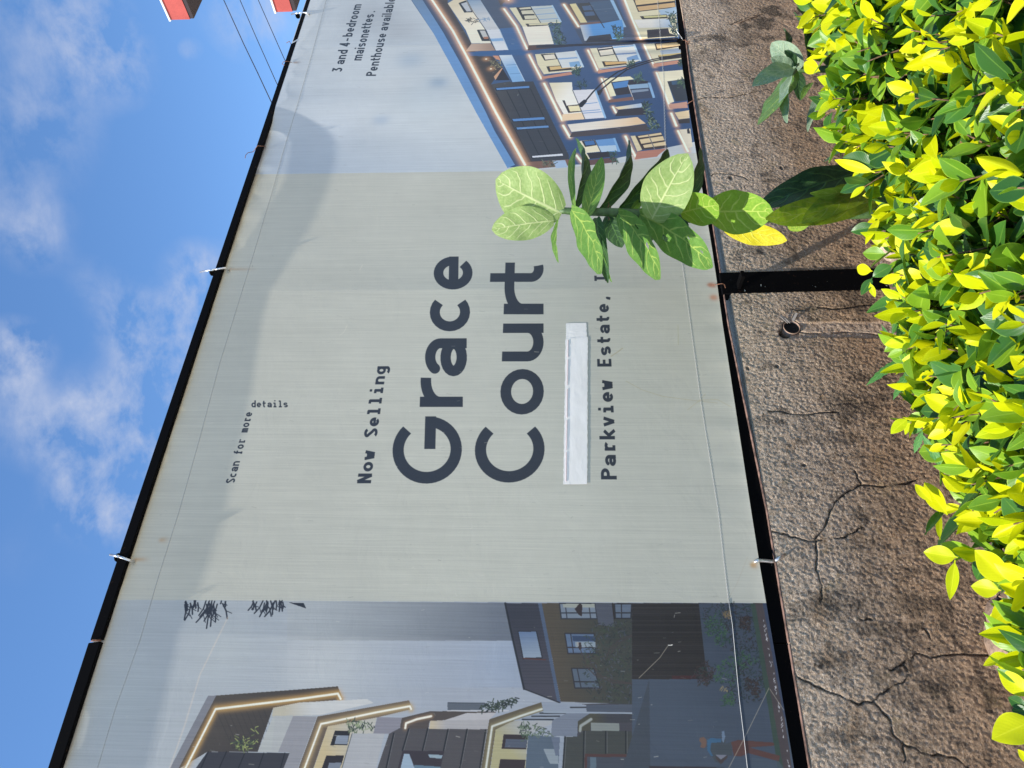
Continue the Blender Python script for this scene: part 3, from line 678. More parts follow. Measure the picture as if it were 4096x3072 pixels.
# ---- lettering -------------------------------------------------------------
def arc(cx, cy, rx, ry, a0, a1, n=18):
    return [(cx + rx * math.cos(R(a0 + (a1 - a0) * i / n)), cy + ry * math.sin(R(a0 + (a1 - a0) * i / n))) for i in range(n + 1)]
h = .70                      # x-height, cap height is 1
def glyphs(mono, wd=.56, s=.14):
    e = s / 2
    l, r, c = e, wd - e, wd / 2
    b, t = e, h - e
    my = h / 2
    rx, ry = (r - l) / 2, (t - b) / 2
    g = {}
    g['a'] = [[(l + .02, t - .08)] + arc(c, t - .17, rx, .17, 150, 0) + [(r, 0)], arc(c - .01, .22, rx - .0, .22 - e, 20, 340, 20)]
    g['c'] = [arc(c, my, rx, ry, 48, 312)]
    g['e'] = [[(r + e, my - .01), (l, my - .01)], arc(c, my, rx, ry, 0, 318, 34)]
    g['o'] = [arc(c, my, rx, ry, 0, 360, 28)]
    g['d'] = [arc(c, my, rx, ry, 0, 360, 24), [(r, 0), (r, 1.02)]]
    g['b'] = [arc(c, my, rx, ry, 0, 360, 24), [(l, 0), (l, 1.02)]]
    g['g'] = [arc(c, my, rx, ry, 0, 360, 24), [(r, h), (r, -.1)] + arc(c, -.1, rx, .13, 0, -150)]
    g['n'] = [[(l, 0), (l, h)], arc(c, t - rx, rx, rx, 180, 0) + [(r, 0)]]
    g['h'] = [[(l, 0), (l, 1.02)], arc(c, t - rx, rx, rx, 180, 0) + [(r, 0)]]
    g['u'] = [[(l, h)] + arc(c, b + rx, rx, rx, 180, 360), [(r, h), (r, 0)]]
    g['m'] = [[(l, 0), (l, h)], arc((l + c) / 2, t - .1, (c - l) / 2, .1, 180, 0) + [(c, 0)], arc((r + c) / 2, t - .1, (r - c) / 2, .1, 180, 0) + [(r, 0)]]
    g['s'] = [[(r - .01, t - .09)] + arc(c, t - .13, rx, .13, 30, 230, 12)[2:] + arc(c, b + .13, rx, .13, 60, -145, 14)]
    g['v'] = [[(l, h), (c, 0)], [(c, 0), (r, h)]]
    g['w'] = [[(l - .02, h), (l + .1, 0)], [(l + .1, 0), (c, h * .8)], [(c, h * .8), (r - .1, 0)], [(r - .1, 0), (r + .02, h)]]
    g['k'] = [[(l, 0), (l, 1.02)], [(r, h), (l + .06, .3)], [(l + .14, .38), (r + .02, 0)]]
    g['t'] = [[(c - .06, 1 - .06), (c - .06, .17)] + arc(c + .07, .19, .13, .19 - e, 180, 285), [(l - .02, t), (r, t)]]
    g['N'] = [[(l, 0), (l, 1)], [(l, 1), (r, 0)], [(r, 0), (r, 1)]]
    g['S'] = [[(r, .78)] + arc(c, .76, rx, .24 - e, 35, 235, 12)[1:] + arc(c, .25, rx, .25 - e, 62, -150, 14)]
    g['P'] = [[(l, 0), (l, 1)], [(l, 1 - e), (c, 1 - e)] + arc(c, .72, rx, .28 - e, 90, -90) + [(l, .44 + e)]]
    g['E'] = [[(r, 1 - e), (l, 1 - e)], [(l, 1), (l, 0)], [(l, e), (r, e)], [(l, .51), (r - .05, .51)]]
    g['I'] = [[(c, 0), (c, 1)], [(l, 1 - e), (r, 1 - e)], [(l, e), (r, e)]]
    g['3'] = [[(l, 1 - e), (r - .02, 1 - e), (c, .6)], [(c - .06, .6), (c, .6)] + arc(c, .31, rx, .31 - e, 80, -150)]
    g['4'] = [[(r - .1, 0), (r - .1, 1), (l - .02, .26), (r + .05, .26)]]
    g['-'] = [[(l - .02, .38), (r, .38)]]
    g['.'] = [[(c - .08, e), (c + .08, e)]]
    g[','] = [[(c, .1), (c - .05, -.14)], [(c - .06, .09), (c + .08, .09)]]
    if mono:
        g['l'] = [[(l, 1 - e), (c, 1 - e), (c, e)], [(l, e), (r, e)]]
        g['i'] = [[(l, t), (c, t), (c, e)], [(l, e), (r, e)], [(c - .08, .95), (c + .08, .95)]]
        g['r'] = [[(l, t), (c - .1, t), (c - .1, e)], [(l, e), (c + .1, e)], arc(c + .08, t - .17, .18, .17, 170, 40)]
        g['f'] = [[(c - .05, 0), (c - .05, .8)] + arc(c + .1, .8, .15, .2 - e, 180, 70), [(l, t), (r, t)], [(l, e), (r - .1, e)]]
    else:
        g['l'] = [[(e, 0), (e, 1.02)]]
        g['i'] = [[(e, 0), (e, h)], [(e - .07, .93), (e + .09, .93)]]
        g['r'] = [[(l, 0), (l, h)], arc(l + .22, t - .2, .22, .2, 180, 75)]
    return g
def put_glyph(strokes, org, ux, uz, s, col, a_=1.0):
    "org, ux, uz in texture px: glyph unit vectors"
    ptsg = [p for st in strokes for p in st]
    q = np.array([[org[0] + p[0]*ux[0] + p[1]*uz[0], org[1] + p[0]*ux[1] + p[1]*uz[1]] for p in ptsg])
    pad = s * (abs(ux[0]) + abs(uz[1])) + 3
    x0, x1, y0, y1 = box_of(q, pad)
    if x1 <= x0 or y1 <= y0: return
    X = np.arange(x0, x1)[None, :] + .5 - org[0]; Y = np.arange(y0, y1)[:, None] + .5 - org[1]
    det = ux[0] * uz[1] - ux[1] * uz[0]
    gx = (X * uz[1] - Y * uz[0]) / det; gy = (Y * ux[0] - X * ux[1]) / det
    pxs = 1 / math.sqrt(abs(det))
    A = np.zeros(gx.shape)
    for st in strokes:
        for i in range(len(st) - 1):
            a, b = st[i], st[i+1]
            dx, dy = b[0]-a[0], b[1]-a[1]
            L = math.hypot(dx, dy)
            if L < 1e-6: continue
            t = ((gx - a[0]) * dx + (gy - a[1]) * dy) / L
            w = np.abs((gx - a[0]) * dy - (gy - a[1]) * dx) / L
            closed = math.hypot(st[0][0]-st[-1][0], st[0][1]-st[-1][1]) < 1e-4
            ea = 0 if (i == 0 and not closed) else .016
            eb = 0 if (i == len(st) - 2 and not closed) else .016
            end = np.maximum(-t - ea, t - L - eb)
            cov = np.clip((s/2 - w) / pxs + .5, 0, 1)
            butt = np.clip(-end / pxs + .5, 0, 1)
            A = np.maximum(A, cov * butt)
            if i + 2 < len(st):                              # round the sharp inner joints
                c_ = st[i+2]; l2 = math.hypot(c_[0]-b[0], c_[1]-b[1]) + 1e-9
                if (dx*(c_[0]-b[0]) + dy*(c_[1]-b[1])) / (L * l2) < .93:
                    A = np.maximum(A, np.clip((s/2 - np.hypot(gx - b[0], gy - b[1])) / pxs + .5, 0, 1))
    A = (A * a_)[..., None]
    img[y0:y1, x0:x1] = img[y0:y1, x0:x1] * (1 - A) + lin(col) * A
INK = (45, 52, 64)
def text(s_, start, end, top, mono=True, wd=.56, adv=.70, sw=.14, upv=None):
    "start, end: baseline ends in photo px; top: photo px above the first letter at cap height"
    a = np.array(wp(*start)); b = np.array(wp(*end)); t = np.array(wp(*top)) - a
    g = glyphs(mono, wd, sw)
    widths = []
    for ch in s_:
        if mono: widths.append(adv)
        elif ch in 'li': widths.append(sw + .12)
        elif ch in 'r': widths.append(.36 + .06)
        elif ch == ' ': widths.append(.30)
        elif ch == '.': widths.append(.3)
        elif ch == 'm': widths.append(wd * 1.5 + .11)
        elif ch == 't': widths.append(.44)
        else: widths.append(wd + .11)
    total_w = sum(widths) - (adv - wd if mono else .11)
    ux = (b - a) / total_w
    x = 0
    for ch, w in zip(s_, widths):
        if ch != ' ':
            st = g[ch]
            if not mono and ch == 'm': st = glyphs(mono, wd * 1.5, sw)['m']
            if not mono and ch == 't': st = [[(px_ - .07, py_) for px_, py_ in q_] for q_ in st]
            put_glyph(st, a + ux * x, ux, t, sw, INK)
        x += w
def tl(o, x, y): return (o[0] + x / 1.62, o[1] + y / 1.62)
T2, T5, T6, T7 = (1024, 0), (0, 1024), (1024, 1024), (2048, 1024)
text('3 and 4-bedroom', tl(T2, 555, 467), tl(T2, 686, 28), tl(T2, 490, 467), False, .5, sw=.165)
text('maisonettes.', tl(T2, 683, 392), tl(T2, 772, 78), tl(T2, 617, 392), False, .5, sw=.165)
text('Penthouse available', tl(T2, 777, 492), tl(T2, 906, -12), tl(T2, 712, 492), False, .5, sw=.165)
text('Now Selling', tl(T6, 745, 1473), tl(T6, 846, 714), tl(T6, 655, 1473), True, .58, .70, .195)
text('Parkview Estate, I', tl(T7, 680, 1448), tl(T7, 618, 118), tl(T7, 578, 1448), True, .58, .71, .19)
text('Scan for more', tl(T5, 1520, 1472), tl(T5, 1638, 1012), tl(T5, 1462, 1472), True, .58, .70, .18)
# the word 'details' turns the corner and runs downwards
a0_ = np.array(wp(*tl(T5, 1630, 981))); b0_ = np.array(wp(*tl(T6, 207, 981))); t0_ = np.array(wp(*tl(T5, 1630, 936))) - a0_
u_ = (b0_ - a0_) / (7 * .70 - .14)
gd = glyphs(True, .58, .18)
for i_, ch_ in enumerate('details'):
    put_glyph(gd[ch_], a0_ + u_ * (.70 * i_), u_, t0_, .18, INK)
# the big name, each letter between its measured edges
def big(ch, o, yl, yr, base, capx, strokes_of):
    wdm, st = strokes_of
    a = np.array(wp(*tl(o, base, yl))); b = np.array(wp(*tl(o, base, yr))); t = np.array(wp(*tl(o, capx, yl))) - a
    put_glyph(st, a, (b - a) / wdm, t, SWB, INK)
SWB = .166
def cap_round(letter):
    e = SWB / 2
    R0 = .5 - e + .015
    if letter == 'C': return (.90, [arc(.5, .5, .5 - e, R0, 46, 314, 40)])
    return (1.0, [arc(.5, .5, .5 - e, R0, 46, 360, 44), [(.5 - e + .5 + e, .46), (.50, .46)], [(1 - e, .46), (1 - e, .52)]])
def low(ch, wd):
    g = glyphs(False, wd, SWB)
    return g[ch]
hb = .665
def scl(st, k): return [[(x, y * k) for x, y in s_] for s_ in st]
def lows(ch, wd):
    k = hb / h
    st = low(ch, wd)
    if ch == 't': st = [[(wd * .36, .92), (wd * .36, .22)] + arc(wd * .36 + .17, .22, .17, .22 - SWB/2, 180, 290), [(.0, hb - SWB/2), (wd, hb - SWB/2)]]; return (wd, st)
    if ch == 'r': st = [[(SWB/2, 0), (SWB/2, hb)], arc(SWB/2 + .36, hb - .31, .36, .31 - SWB/2, 180, 84)]; return (SWB/2 + .375, st)
    if ch == 'u': st = [[(SWB/2, hb)] + arc(wd/2, .26, wd/2 - SWB/2, .26 - SWB/2, 180, 360), [(wd - SWB/2, hb), (wd - SWB/2, 0)]]; return (wd, st)
    return (wd, scl(st, k))
# height of a capital at any place of the line: base-cap in tile px measured at the left end
big('G', T6, 1475, 1038, 1328, 880, cap_round('G'))
def capx(base, y, base0, cap0, y0):      # capital height shrinks towards the vanishing point
    return base - (base0 - cap0) * (y / 1.62 + 1024 + 3058) / (y0 / 1.62 + 1024 + 3058)
for ch_, yl_, yr_, bs_, wd_ in (('r', 978, 797, 1341, .5), ('a', 775, 533, 1366, .61), ('c', 488, 240, 1386, .66), ('e', 217, 3, 1402, .62)):
    big(ch_, T6, yl_, yr_, bs_, capx(bs_, yl_, 1328, 880, 1475), lows(ch_, wd_))
big('C', T7, 1468, 1082, 205, -245, cap_round('C'))
for ch_, yl_, yr_, wd_ in (('o', 1027, 732, .74), ('u', 683, 437, .65), ('r', 378, 190, .5), ('t', 195, 42, .45)):
    big(ch_, T7, yl_, yr_, 205, capx(205, yl_, 205, -245, 1468), lows(ch_, wd_))

# ---- seams with painted ridge shading; wear: rust below the hooks, scratches
SEAM_T = [(340, 3300), (390, 3072), (463, 2830), (560, 2560), (633, 2310), (716, 2048), (800, 1750), (880, 1450), (1012, 1024), (1085, 780), (1138, 590), (1190, 420), (1250, 210), (1305, 0), (1345, -150)]
SEAM_B = [(3046, 3300), (3012, 3072), (2960, 2700), (2915, 2400), (2875, 2048), (2804, 1600), (2734, 1075), (2700, 850), (2664, 600), (2655, 300), (2631, 0), (2620, -150)]
line(SEAM_T, (128, 133, 132), 3.2, alpha=.55); line([(x - 3, y) for x, y in SEAM_T], (200, 206, 202), 2, alpha=.35)  # shaded side and bright edge of the seam ridge, painted
line(SEAM_B[3:], (132, 134, 132), 2.6, alpha=.6); line([(x - 3, y) for x, y in SEAM_B[3:]], (226, 226, 222), 2.2, alpha=.6)
def rust(x, y, l, w, a, c=(172, 140, 96)):
    for k in range(14):
        t = k / 14
        line([(x + l * t, y + random.uniform(-1, 1)), (x + l * (t + .1), y)], c, 1, glow=c, glow_w=w * (1 + t), glow_a=a * (1 - t), alpha=0)
rust(536, 2238, 60, 6, .22); rust(915, 1077, 110, 6, .18); rust(1175, 250, 26, 5, .2, (120, 92, 70)); rust(2836, 1140, 26, 8, .3, (168, 110, 82)); rust(2850, 1190, 14, 10, .2, (176, 124, 96)); rust(3010, 2260, 10, 8, .25); rust(640, 2160, 30, 8, .12)
for pts_, c_, w_, al in [([(1100, 2400), (1050, 2560), (860, 2560), (780, 2900)], (196, 200, 196), 3, 0), ([(2090, 1575), (2240, 1585), (2500, 1530), (2580, 1560), (2800, 1600)], (0, 0, 0), 1, 0),
        ([(2505, 1525), (2570, 1560), (2650, 1585), (2760, 1600), (2870, 1612)], (170, 164, 128), 3, .55), ([(2750, 1640), (2800, 1600), (2822, 1575)], (176, 170, 134), 3, .5), ([(2800, 1600), (2870, 1598), (2925, 1628)], (176, 168, 130), 3, .5),
        ([(2445, 1425), (2475, 1405), (2490, 1393)], (160, 148, 110), 5, .5), ([(912, 2470), (800, 2700), (740, 2900), (680, 3072)], (214, 204, 190), 7, .28), ([(2712, 1300), (2714, 1380)], (170, 172, 140), 4, .4),
        ([(1360, 1340), (1375, 1330), (1390, 1300)], (205, 208, 200), 3, .5), ([(1440, 1080), (1450, 1060)], (210, 210, 204), 3, .5)]:
    if al: line(pts_, c_, w_, soft=2, alpha=al)
for pts_ in ([(2915, 3072), (2990, 2928), (3076, 2752)], [(2556, 2712), (2640, 2630), (2672, 2583)], [(3080, 2757), (3135, 2840)], [(2990, 2230), (2950, 2330), (2914, 2395)]):
    line(pts_, (176, 172, 160), 2.2, alpha=.6)
poly([(630, 735), (715, 730), (690, 745), (640, 748)], (235, 235, 232), zJ)
for k in range(46):
    y_ = random.uniform(2480, 3072); xb = 3171 - (3072 - y_) * .1745
    line([(xb - random.uniform(8, 18), y_), (xb - random.uniform(8, 16), y_ + random.uniform(3, 10))], (196, 202, 214), 2.2, alpha=.8)
for k in range(520):     # scuffs and specks
    x_, y_ = random.uniform(500, 2900), random.uniform(0, 3072)
    c_ = random.choice([(206, 210, 206), (140, 146, 146), (128, 130, 126)])
    t_ = random.uniform(-.5, .5) if random.random() < .8 else random.uniform(0, 6)
    l_ = random.uniform(4, 22)
    line([(x_, y_), (x_ + math.cos(t_) * l_, y_ + math.sin(t_) * l_ * .5)], c_, random.uniform(1.2, 2.6), alpha=random.uniform(.15, .5))
# weave: fine vertical threads of the fabric and slow blotches
xn = rng.standard_normal(TW); xn = np.convolve(xn, [.25, .5, .25], 'same')
cells = rng.standard_normal((TH // 90 + 2, TW)).astype(np.float32)
yi = np.linspace(0, cells.shape[0] - 1.01, TH); y0_ = yi.astype(int); fy = (yi - y0_)[:, None].astype(np.float32)
thr = cells[y0_] * (1 - fy) + cells[y0_ + 1] * fy
img *= (1 + .026 * xn[None, :, None] + .042 * thr[..., None]).astype(np.float32)
def blotch(n, amp):
    gy, gx = max(2, int(TH / n)) + 2, max(2, int(TW / n)) + 2
    q = rng.standard_normal((gy, gx)).astype(np.float32)
    a = np.linspace(0, gy - 1.01, TH); b = np.linspace(0, gx - 1.01, TW)
    ai, bi = a.astype(int), b.astype(int)
    fa = (a - ai); fa = (fa * fa * (3 - 2 * fa))[:, None].astype(np.float32); fb = (b - bi); fb = (fb * fb * (3 - 2 * fb))[None].astype(np.float32)
    return amp * ((q[ai][:, bi] * (1 - fb) + q[ai][:, bi + 1] * fb) * (1 - fa) + (q[ai + 1][:, bi] * (1 - fb) + q[ai + 1][:, bi + 1] * fb) * fa)
img *= (1 + blotch(420, .018) + blotch(120, .012) + blotch(30, .008))[..., None]
img *= np.array([1.155, 1.01, .85], dtype=np.float32)      # printed on pale, slightly warm vinyl
np.clip(img, 0.002, .93, out=img)
def srgb(a): return np.where(a <= .0031308, a * 12.92, 1.055 * np.power(a, 1 / 2.4) - .055)
px = np.ones((TH, TW, 4), dtype=np.float32)
px[..., :3] = srgb(img)
del img
print_img = bpy.data.images.new('banner_print', TW, TH, alpha=False, float_buffer=False)
print_img.colorspace_settings.name = 'sRGB'
print_img.pixels.foreach_set(px.ravel())
print_img.update()
print_img.pack()
del px
# ------------------------------------------------------------------ materials
def banner_material():
    m, nt, pb, out = mat('vinyl_banner')
    N = NT(nt)
    uv = N.n('ShaderNodeTexCoord')
    it = N.n('ShaderNodeTexImage'); it.image = print_img; it.interpolation = 'Cubic'; it.extension = 'EXTEND'
    nt.links.new(uv.outputs['UV'], it.inputs['Vector'])
    nt.links.new(it.outputs['Color'], pb.inputs['Base Color'])
    pb.inputs['Roughness'].default_value = .48
    pb.inputs['Specular IOR Level'].default_value = .35
    ob = uv.outputs['Object']
    warp = N.noise(N.scale(ob, (160, 1, 3)), 1.0, 2, .5)
    thread = N.noise(N.scale(ob, (520, 1, 5)), 1.0, 2, .6)
    crinkle = N.noise(N.scale(ob, (7, 7, 11)), 1.0, 5, .62, 1.2)
    dimple = N.noise(N.scale(ob, (60, 60, 60)), 1.0, 3, .6)
    b1 = N.bump(warp, .10, .0012)
    b2 = N.bump(thread, .12, .0005, b1)
    b3 = N.bump(crinkle, .16, .004, b2)
    b4 = N.bump(dimple, .12, .001, b3)
    nt.links.new(b4, pb.inputs['Normal'])
    return m
M_BAN = banner_material()
M_BACK = simple('banner_back', (.55, .56, .55), .6)

def wall_material():
    m, nt, pb, out = mat('roughcast_plaster')
    N = NT(nt)
    tc = N.n('ShaderNodeTexCoord').outputs['Object']
    big = N.noise(N.scale(tc, (1.4, 1, 2.2)), 1.0, 5, .6, .6)
    mid = N.noise(tc, 14, 6, .65, .4)
    streak = N.noise(N.scale(tc, (22, 1, 2.2)), 1.0, 4, .6, .3)
    fine = N.noise(N.scale(tc, (150, 150, 190)), 1.0, 5, .68, .8)
    grit = N.noise(tc, 420, 4, .7)
    c = N.ramp(mid, [(.28, (.46, .35, .26)), (.44, (.64, .52, .41)), (.60, (.78, .66, .54)), (.76, (.88, .80, .69))])
    c = N.mix(N.mr(big, .40, .62), c, N.ramp(fine, [(.35, (.46, .34, .24)), (.65, (.76, .62, .48))]))
    c = N.mix(N.mr(fine, .40, .62, 0, .55), N.mix(.6, c, (.30, .25, .20), 'MULTIPLY'), c)
    c = N.mix(N.mr(fine, .56, .70, 0, .6), c, (.90, .82, .72))  # sunlit grain tops and shaded pits put into the colour
    c = N.mix(N.mr(streak, .55, .75, 0, .45), c, (.27, .22, .155))
    sepz = N.n('ShaderNodeSeparateXYZ'); nt.links.new(tc, sepz.inputs[0])
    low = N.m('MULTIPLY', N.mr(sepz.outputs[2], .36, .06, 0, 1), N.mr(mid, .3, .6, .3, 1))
    up_ = N.m('MULTIPLY', N.mr(N.m('ADD', sepz.outputs[2], N.m('MULTIPLY', N.m('SUBTRACT', big, .5), .7)), .22, .46, 0, 1), .55)
    c = N.mix(up_, c, N.ramp(fine, [(.34, (.46, .36, .28)), (.5, (.84, .70, .57)), (.64, (.95, .87, .76))]))
    c = N.mix(N.m('MULTIPLY', N.mr(N.noise(tc, 230, 3, .6), .46, .62, 0, 1), .42), c, N.mix(1.0, c, (.32, .27, .22), 'MULTIPLY'))
    damp = N.mr(N.noise(N.scale(tc, (4.5, 1, 6.5)), 1.0, 6, .68, .5), .53, .70, 0, .62)
    c = N.mix(damp, c, N.mix(1.0, c, (.46, .36, .25), 'MULTIPLY'))
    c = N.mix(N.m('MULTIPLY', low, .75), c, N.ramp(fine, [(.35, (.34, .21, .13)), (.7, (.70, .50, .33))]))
    moss = N.m('MULTIPLY', N.mr(N.noise(tc, 9, 5, .7), .56, .70), N.mr(grit, .4, .6))
    c = N.mix(N.m('MULTIPLY', moss, .55), c, (.20, .19, .06))
    at = N.n('ShaderNodeAttribute', attribute_name='stain_shade')
    c = N.mix(1.0, c, (1.0, .915, .80), 'MULTIPLY')
    c = N.mix(N.m('MULTIPLY', at.outputs['Fac'], N.mr(fine, .25, .6, 1, .6)), c, (.055, .042, .030))
    pt = N.n('ShaderNodeAttribute', attribute_name='patch')
    c = N.mix(N.m('MULTIPLY', pt.outputs['Fac'], .8), c, N.ramp(N.noise(N.scale(tc, (30, 1, 90)), 1.0, 5, .6), [(.35, (.44, .30, .20)), (.65, (.74, .56, .41))]))
    nt.links.new(c, pb.inputs['Base Color'])
    pb.inputs['Roughness'].default_value = .92
    pb.inputs['Specular IOR Level'].default_value = .2
    b = N.bump(fine, 1.0, .0050)
    b = N.bump(grit, .8, .0018, b)
    b = N.bump(mid, .5, .006, b)
    nt.links.new(b, pb.inputs['Normal'])
    return m
M_WALL = wall_material()

def metal_material():
    m, nt, pb, out = mat('black_painted_steel')
    N = NT(nt)
    tc = N.n('ShaderNodeTexCoord').outputs['Object']
    f = N.noise(tc, 35, 5, .7)
    f2 = N.noise(tc, 160, 3, .6)
    c = N.mix(N.mr(f, .64, .72), (.0022, .002, .0022), (.05, .024, .013))
    c = N.mix(N.mr(f2, .72, .78, 0, .5), c, (.22, .21, .20))
    nt.links.new(c, pb.inputs['Base Color'])
    pb.inputs['Roughness'].default_value = .7
    pb.inputs['Specular IOR Level'].default_value = .06
    nt.links.new(N.bump(f2, .25, .0006), pb.inputs['Normal'])
    return m
M_STEEL = metal_material()
M_RUST = simple('rusty_edge', (.17, .10, .075), .7, .0, .55, 40, .4, .0008)
M_WIRE = simple('galvanised_rod', (.62, .61, .59), .32, .85, .2, 90)
M_TIE = simple('rusty_wire', (.22, .10, .055), .7, .3, .4, 200)
M_THREAD = simple('pale_thread', (.62, .60, .57), .7)
def paper_material():
    m, nt, pb, out = mat('white_tape')
    N = NT(nt)
    tc = N.n('ShaderNodeTexCoord').outputs['Object']
    f = N.noise(N.scale(tc, (8, 8, 22)), 1.0, 5, .6)
    c = N.mix(N.mr(f, .3, .7), (.86, .79, .70), (.94, .87, .78))
    c = N.mix(N.mr(N.noise(tc, 45, 4, .8), .70, .76), c, (.45, .44, .46))
    nt.links.new(c, pb.inputs['Base Color'])
    pb.inputs['Roughness'].default_value = .5
    b = N.bump(N.noise(N.scale(tc, (18, 18, 50)), 1.0, 4, .6, 1.0), .3, .002)
    nt.links.new(b, pb.inputs['Normal'])
    return m
M_TAPE = paper_material()
M_PINK = simple('pink_backing_line', (.70, .48, .47), .6)
M_SOIL = simple('soil', (.12, .08, .055), .95, 0, .5, 30, .9, .006)
M_ROAD = simple('dusty_paving', (.44, .40, .35), .95, 0, .35, 60, .6, .004)
M_KERB = simple('concrete', (.34, .33, .31), .9, 0, .25, 25, .5, .003)
M_STONE = simple('pale_pink_stone', (.46, .35, .27), .85, 0, .25, 90, .9, .003)
M_BROKEN = simple('broken_plaster', (.25, .17, .12), .9, 0, .35, 60, .9, .003)
M_LITTER = simple('dry_litter', (.30, .20, .12), .9, 0, .5, 90)
M_STEM = simple('green_stem', (.055, .11, .03), .55, 0, .3, 60, .3, .001)  # green kept dark, shade of the stem's underside put into the colour
M_TWIG = simple('brown_twig', (.17, .095, .05), .8, 0, .4, 120, .5, .001)
M_DRY = simple('dry_moss', (.05, .042, .025), .95, 0, .6, 150)

def hedge_leaf_mat(name, dark, light, transl, edge, rough=.32, rnd=.5, spec=.5, tw=.4):
    m, nt, pb, out = mat(name)
    N = NT(nt)
    oi = N.n('ShaderNodeObjectInfo'); ge = N.n('ShaderNodeNewGeometry')
    r = N.m('FRACT', N.m('ADD', oi.outputs['Random'], ge.outputs['Random Per Island']))
    c = N.mix(r, dark, light)
    uvn = N.n('ShaderNodeUVMap', uv_map='UVMap')
    sp = N.n('ShaderNodeSeparateXYZ'); nt.links.new(uvn.outputs[0], sp.inputs[0])
    u, v = sp.outputs[0], sp.outputs[1]
    av = N.m('ABSOLUTE', N.m('SUBTRACT', N.m('MULTIPLY', v, 2.0), 1.0))
    tc = N.n('ShaderNodeTexCoord').outputs['Object']
    mott = N.noise(tc, 90, 4, .6)
    c = N.mix(N.mr(mott, .35, .7, 0, .28), c, N.mix(.5, c, light))
    c = N.mix(N.mr(N.noise(tc, 210, 3, .6), .68, .74, 0, .6), c, (.20, .14, .04))
    c = N.mix(N.mr(av, .10, .0, 0, .55), c, edge)
    c = N.mix(N.mr(av, .90, .99, 0, .75), c, edge)
    nt.links.new(c, pb.inputs['Base Color'])
    pb.inputs['Roughness'].default_value = rough
    pb.inputs['Specular IOR Level'].default_value = spec
    # faint side veins
    w = N.m('SINE', N.m('MULTIPLY', N.m('SUBTRACT', N.m('MULTIPLY', u, 11.0), N.m('MULTIPLY', av, 3.2)), 6.283))
    hgt = N.m('ADD', N.m('MULTIPLY', w, .25), N.m('MULTIPLY', N.mr(av, .08, .0), -1.0))
    nt.links.new(N.bump(N.m('ADD', hgt, mott), .14, .0008), pb.inputs['Normal'])
    tr = N.n('ShaderNodeBsdfTranslucent')
    N.put(tr.inputs['Color'], N.mix(N.mr(av, .08, .0, 0, .5), N.mix(r, transl, tuple(min(1, q * 1.25) for q in transl)), edge))
    mx = N.n('ShaderNodeMixShader')
    mx.inputs[0].default_value = tw
    nt.links.new(pb.outputs[0], mx.inputs[1]); nt.links.new(tr.outputs[0], mx.inputs[2]); nt.links.new(mx.outputs[0], out.inputs[0])
    return m
M_YOUNG = hedge_leaf_mat('young_leaf', (.46, .56, .004), (.74, .70, .004), (.66, .66, .005), (.80, .80, .03), rough=.42, spec=.25, tw=.32)
M_MIDL = hedge_leaf_mat('fresh_leaf', (.07, .20, .015), (.24, .40, .02), (.32, .50, .02), (.42, .60, .06), rough=.36, spec=.35, tw=.30)
M_DRYL = hedge_leaf_mat('dry_leaf', (.14, .08, .03), (.26, .17, .06), (.30, .18, .05), (.35, .24, .10), rough=.7, spec=.2, tw=.15)
M_OLD = hedge_leaf_mat('mature_leaf', (.012, .055, .012), (.055, .16, .022), (.08, .20, .015), (.16, .30, .04), rough=.34, spec=.4, tw=.22)

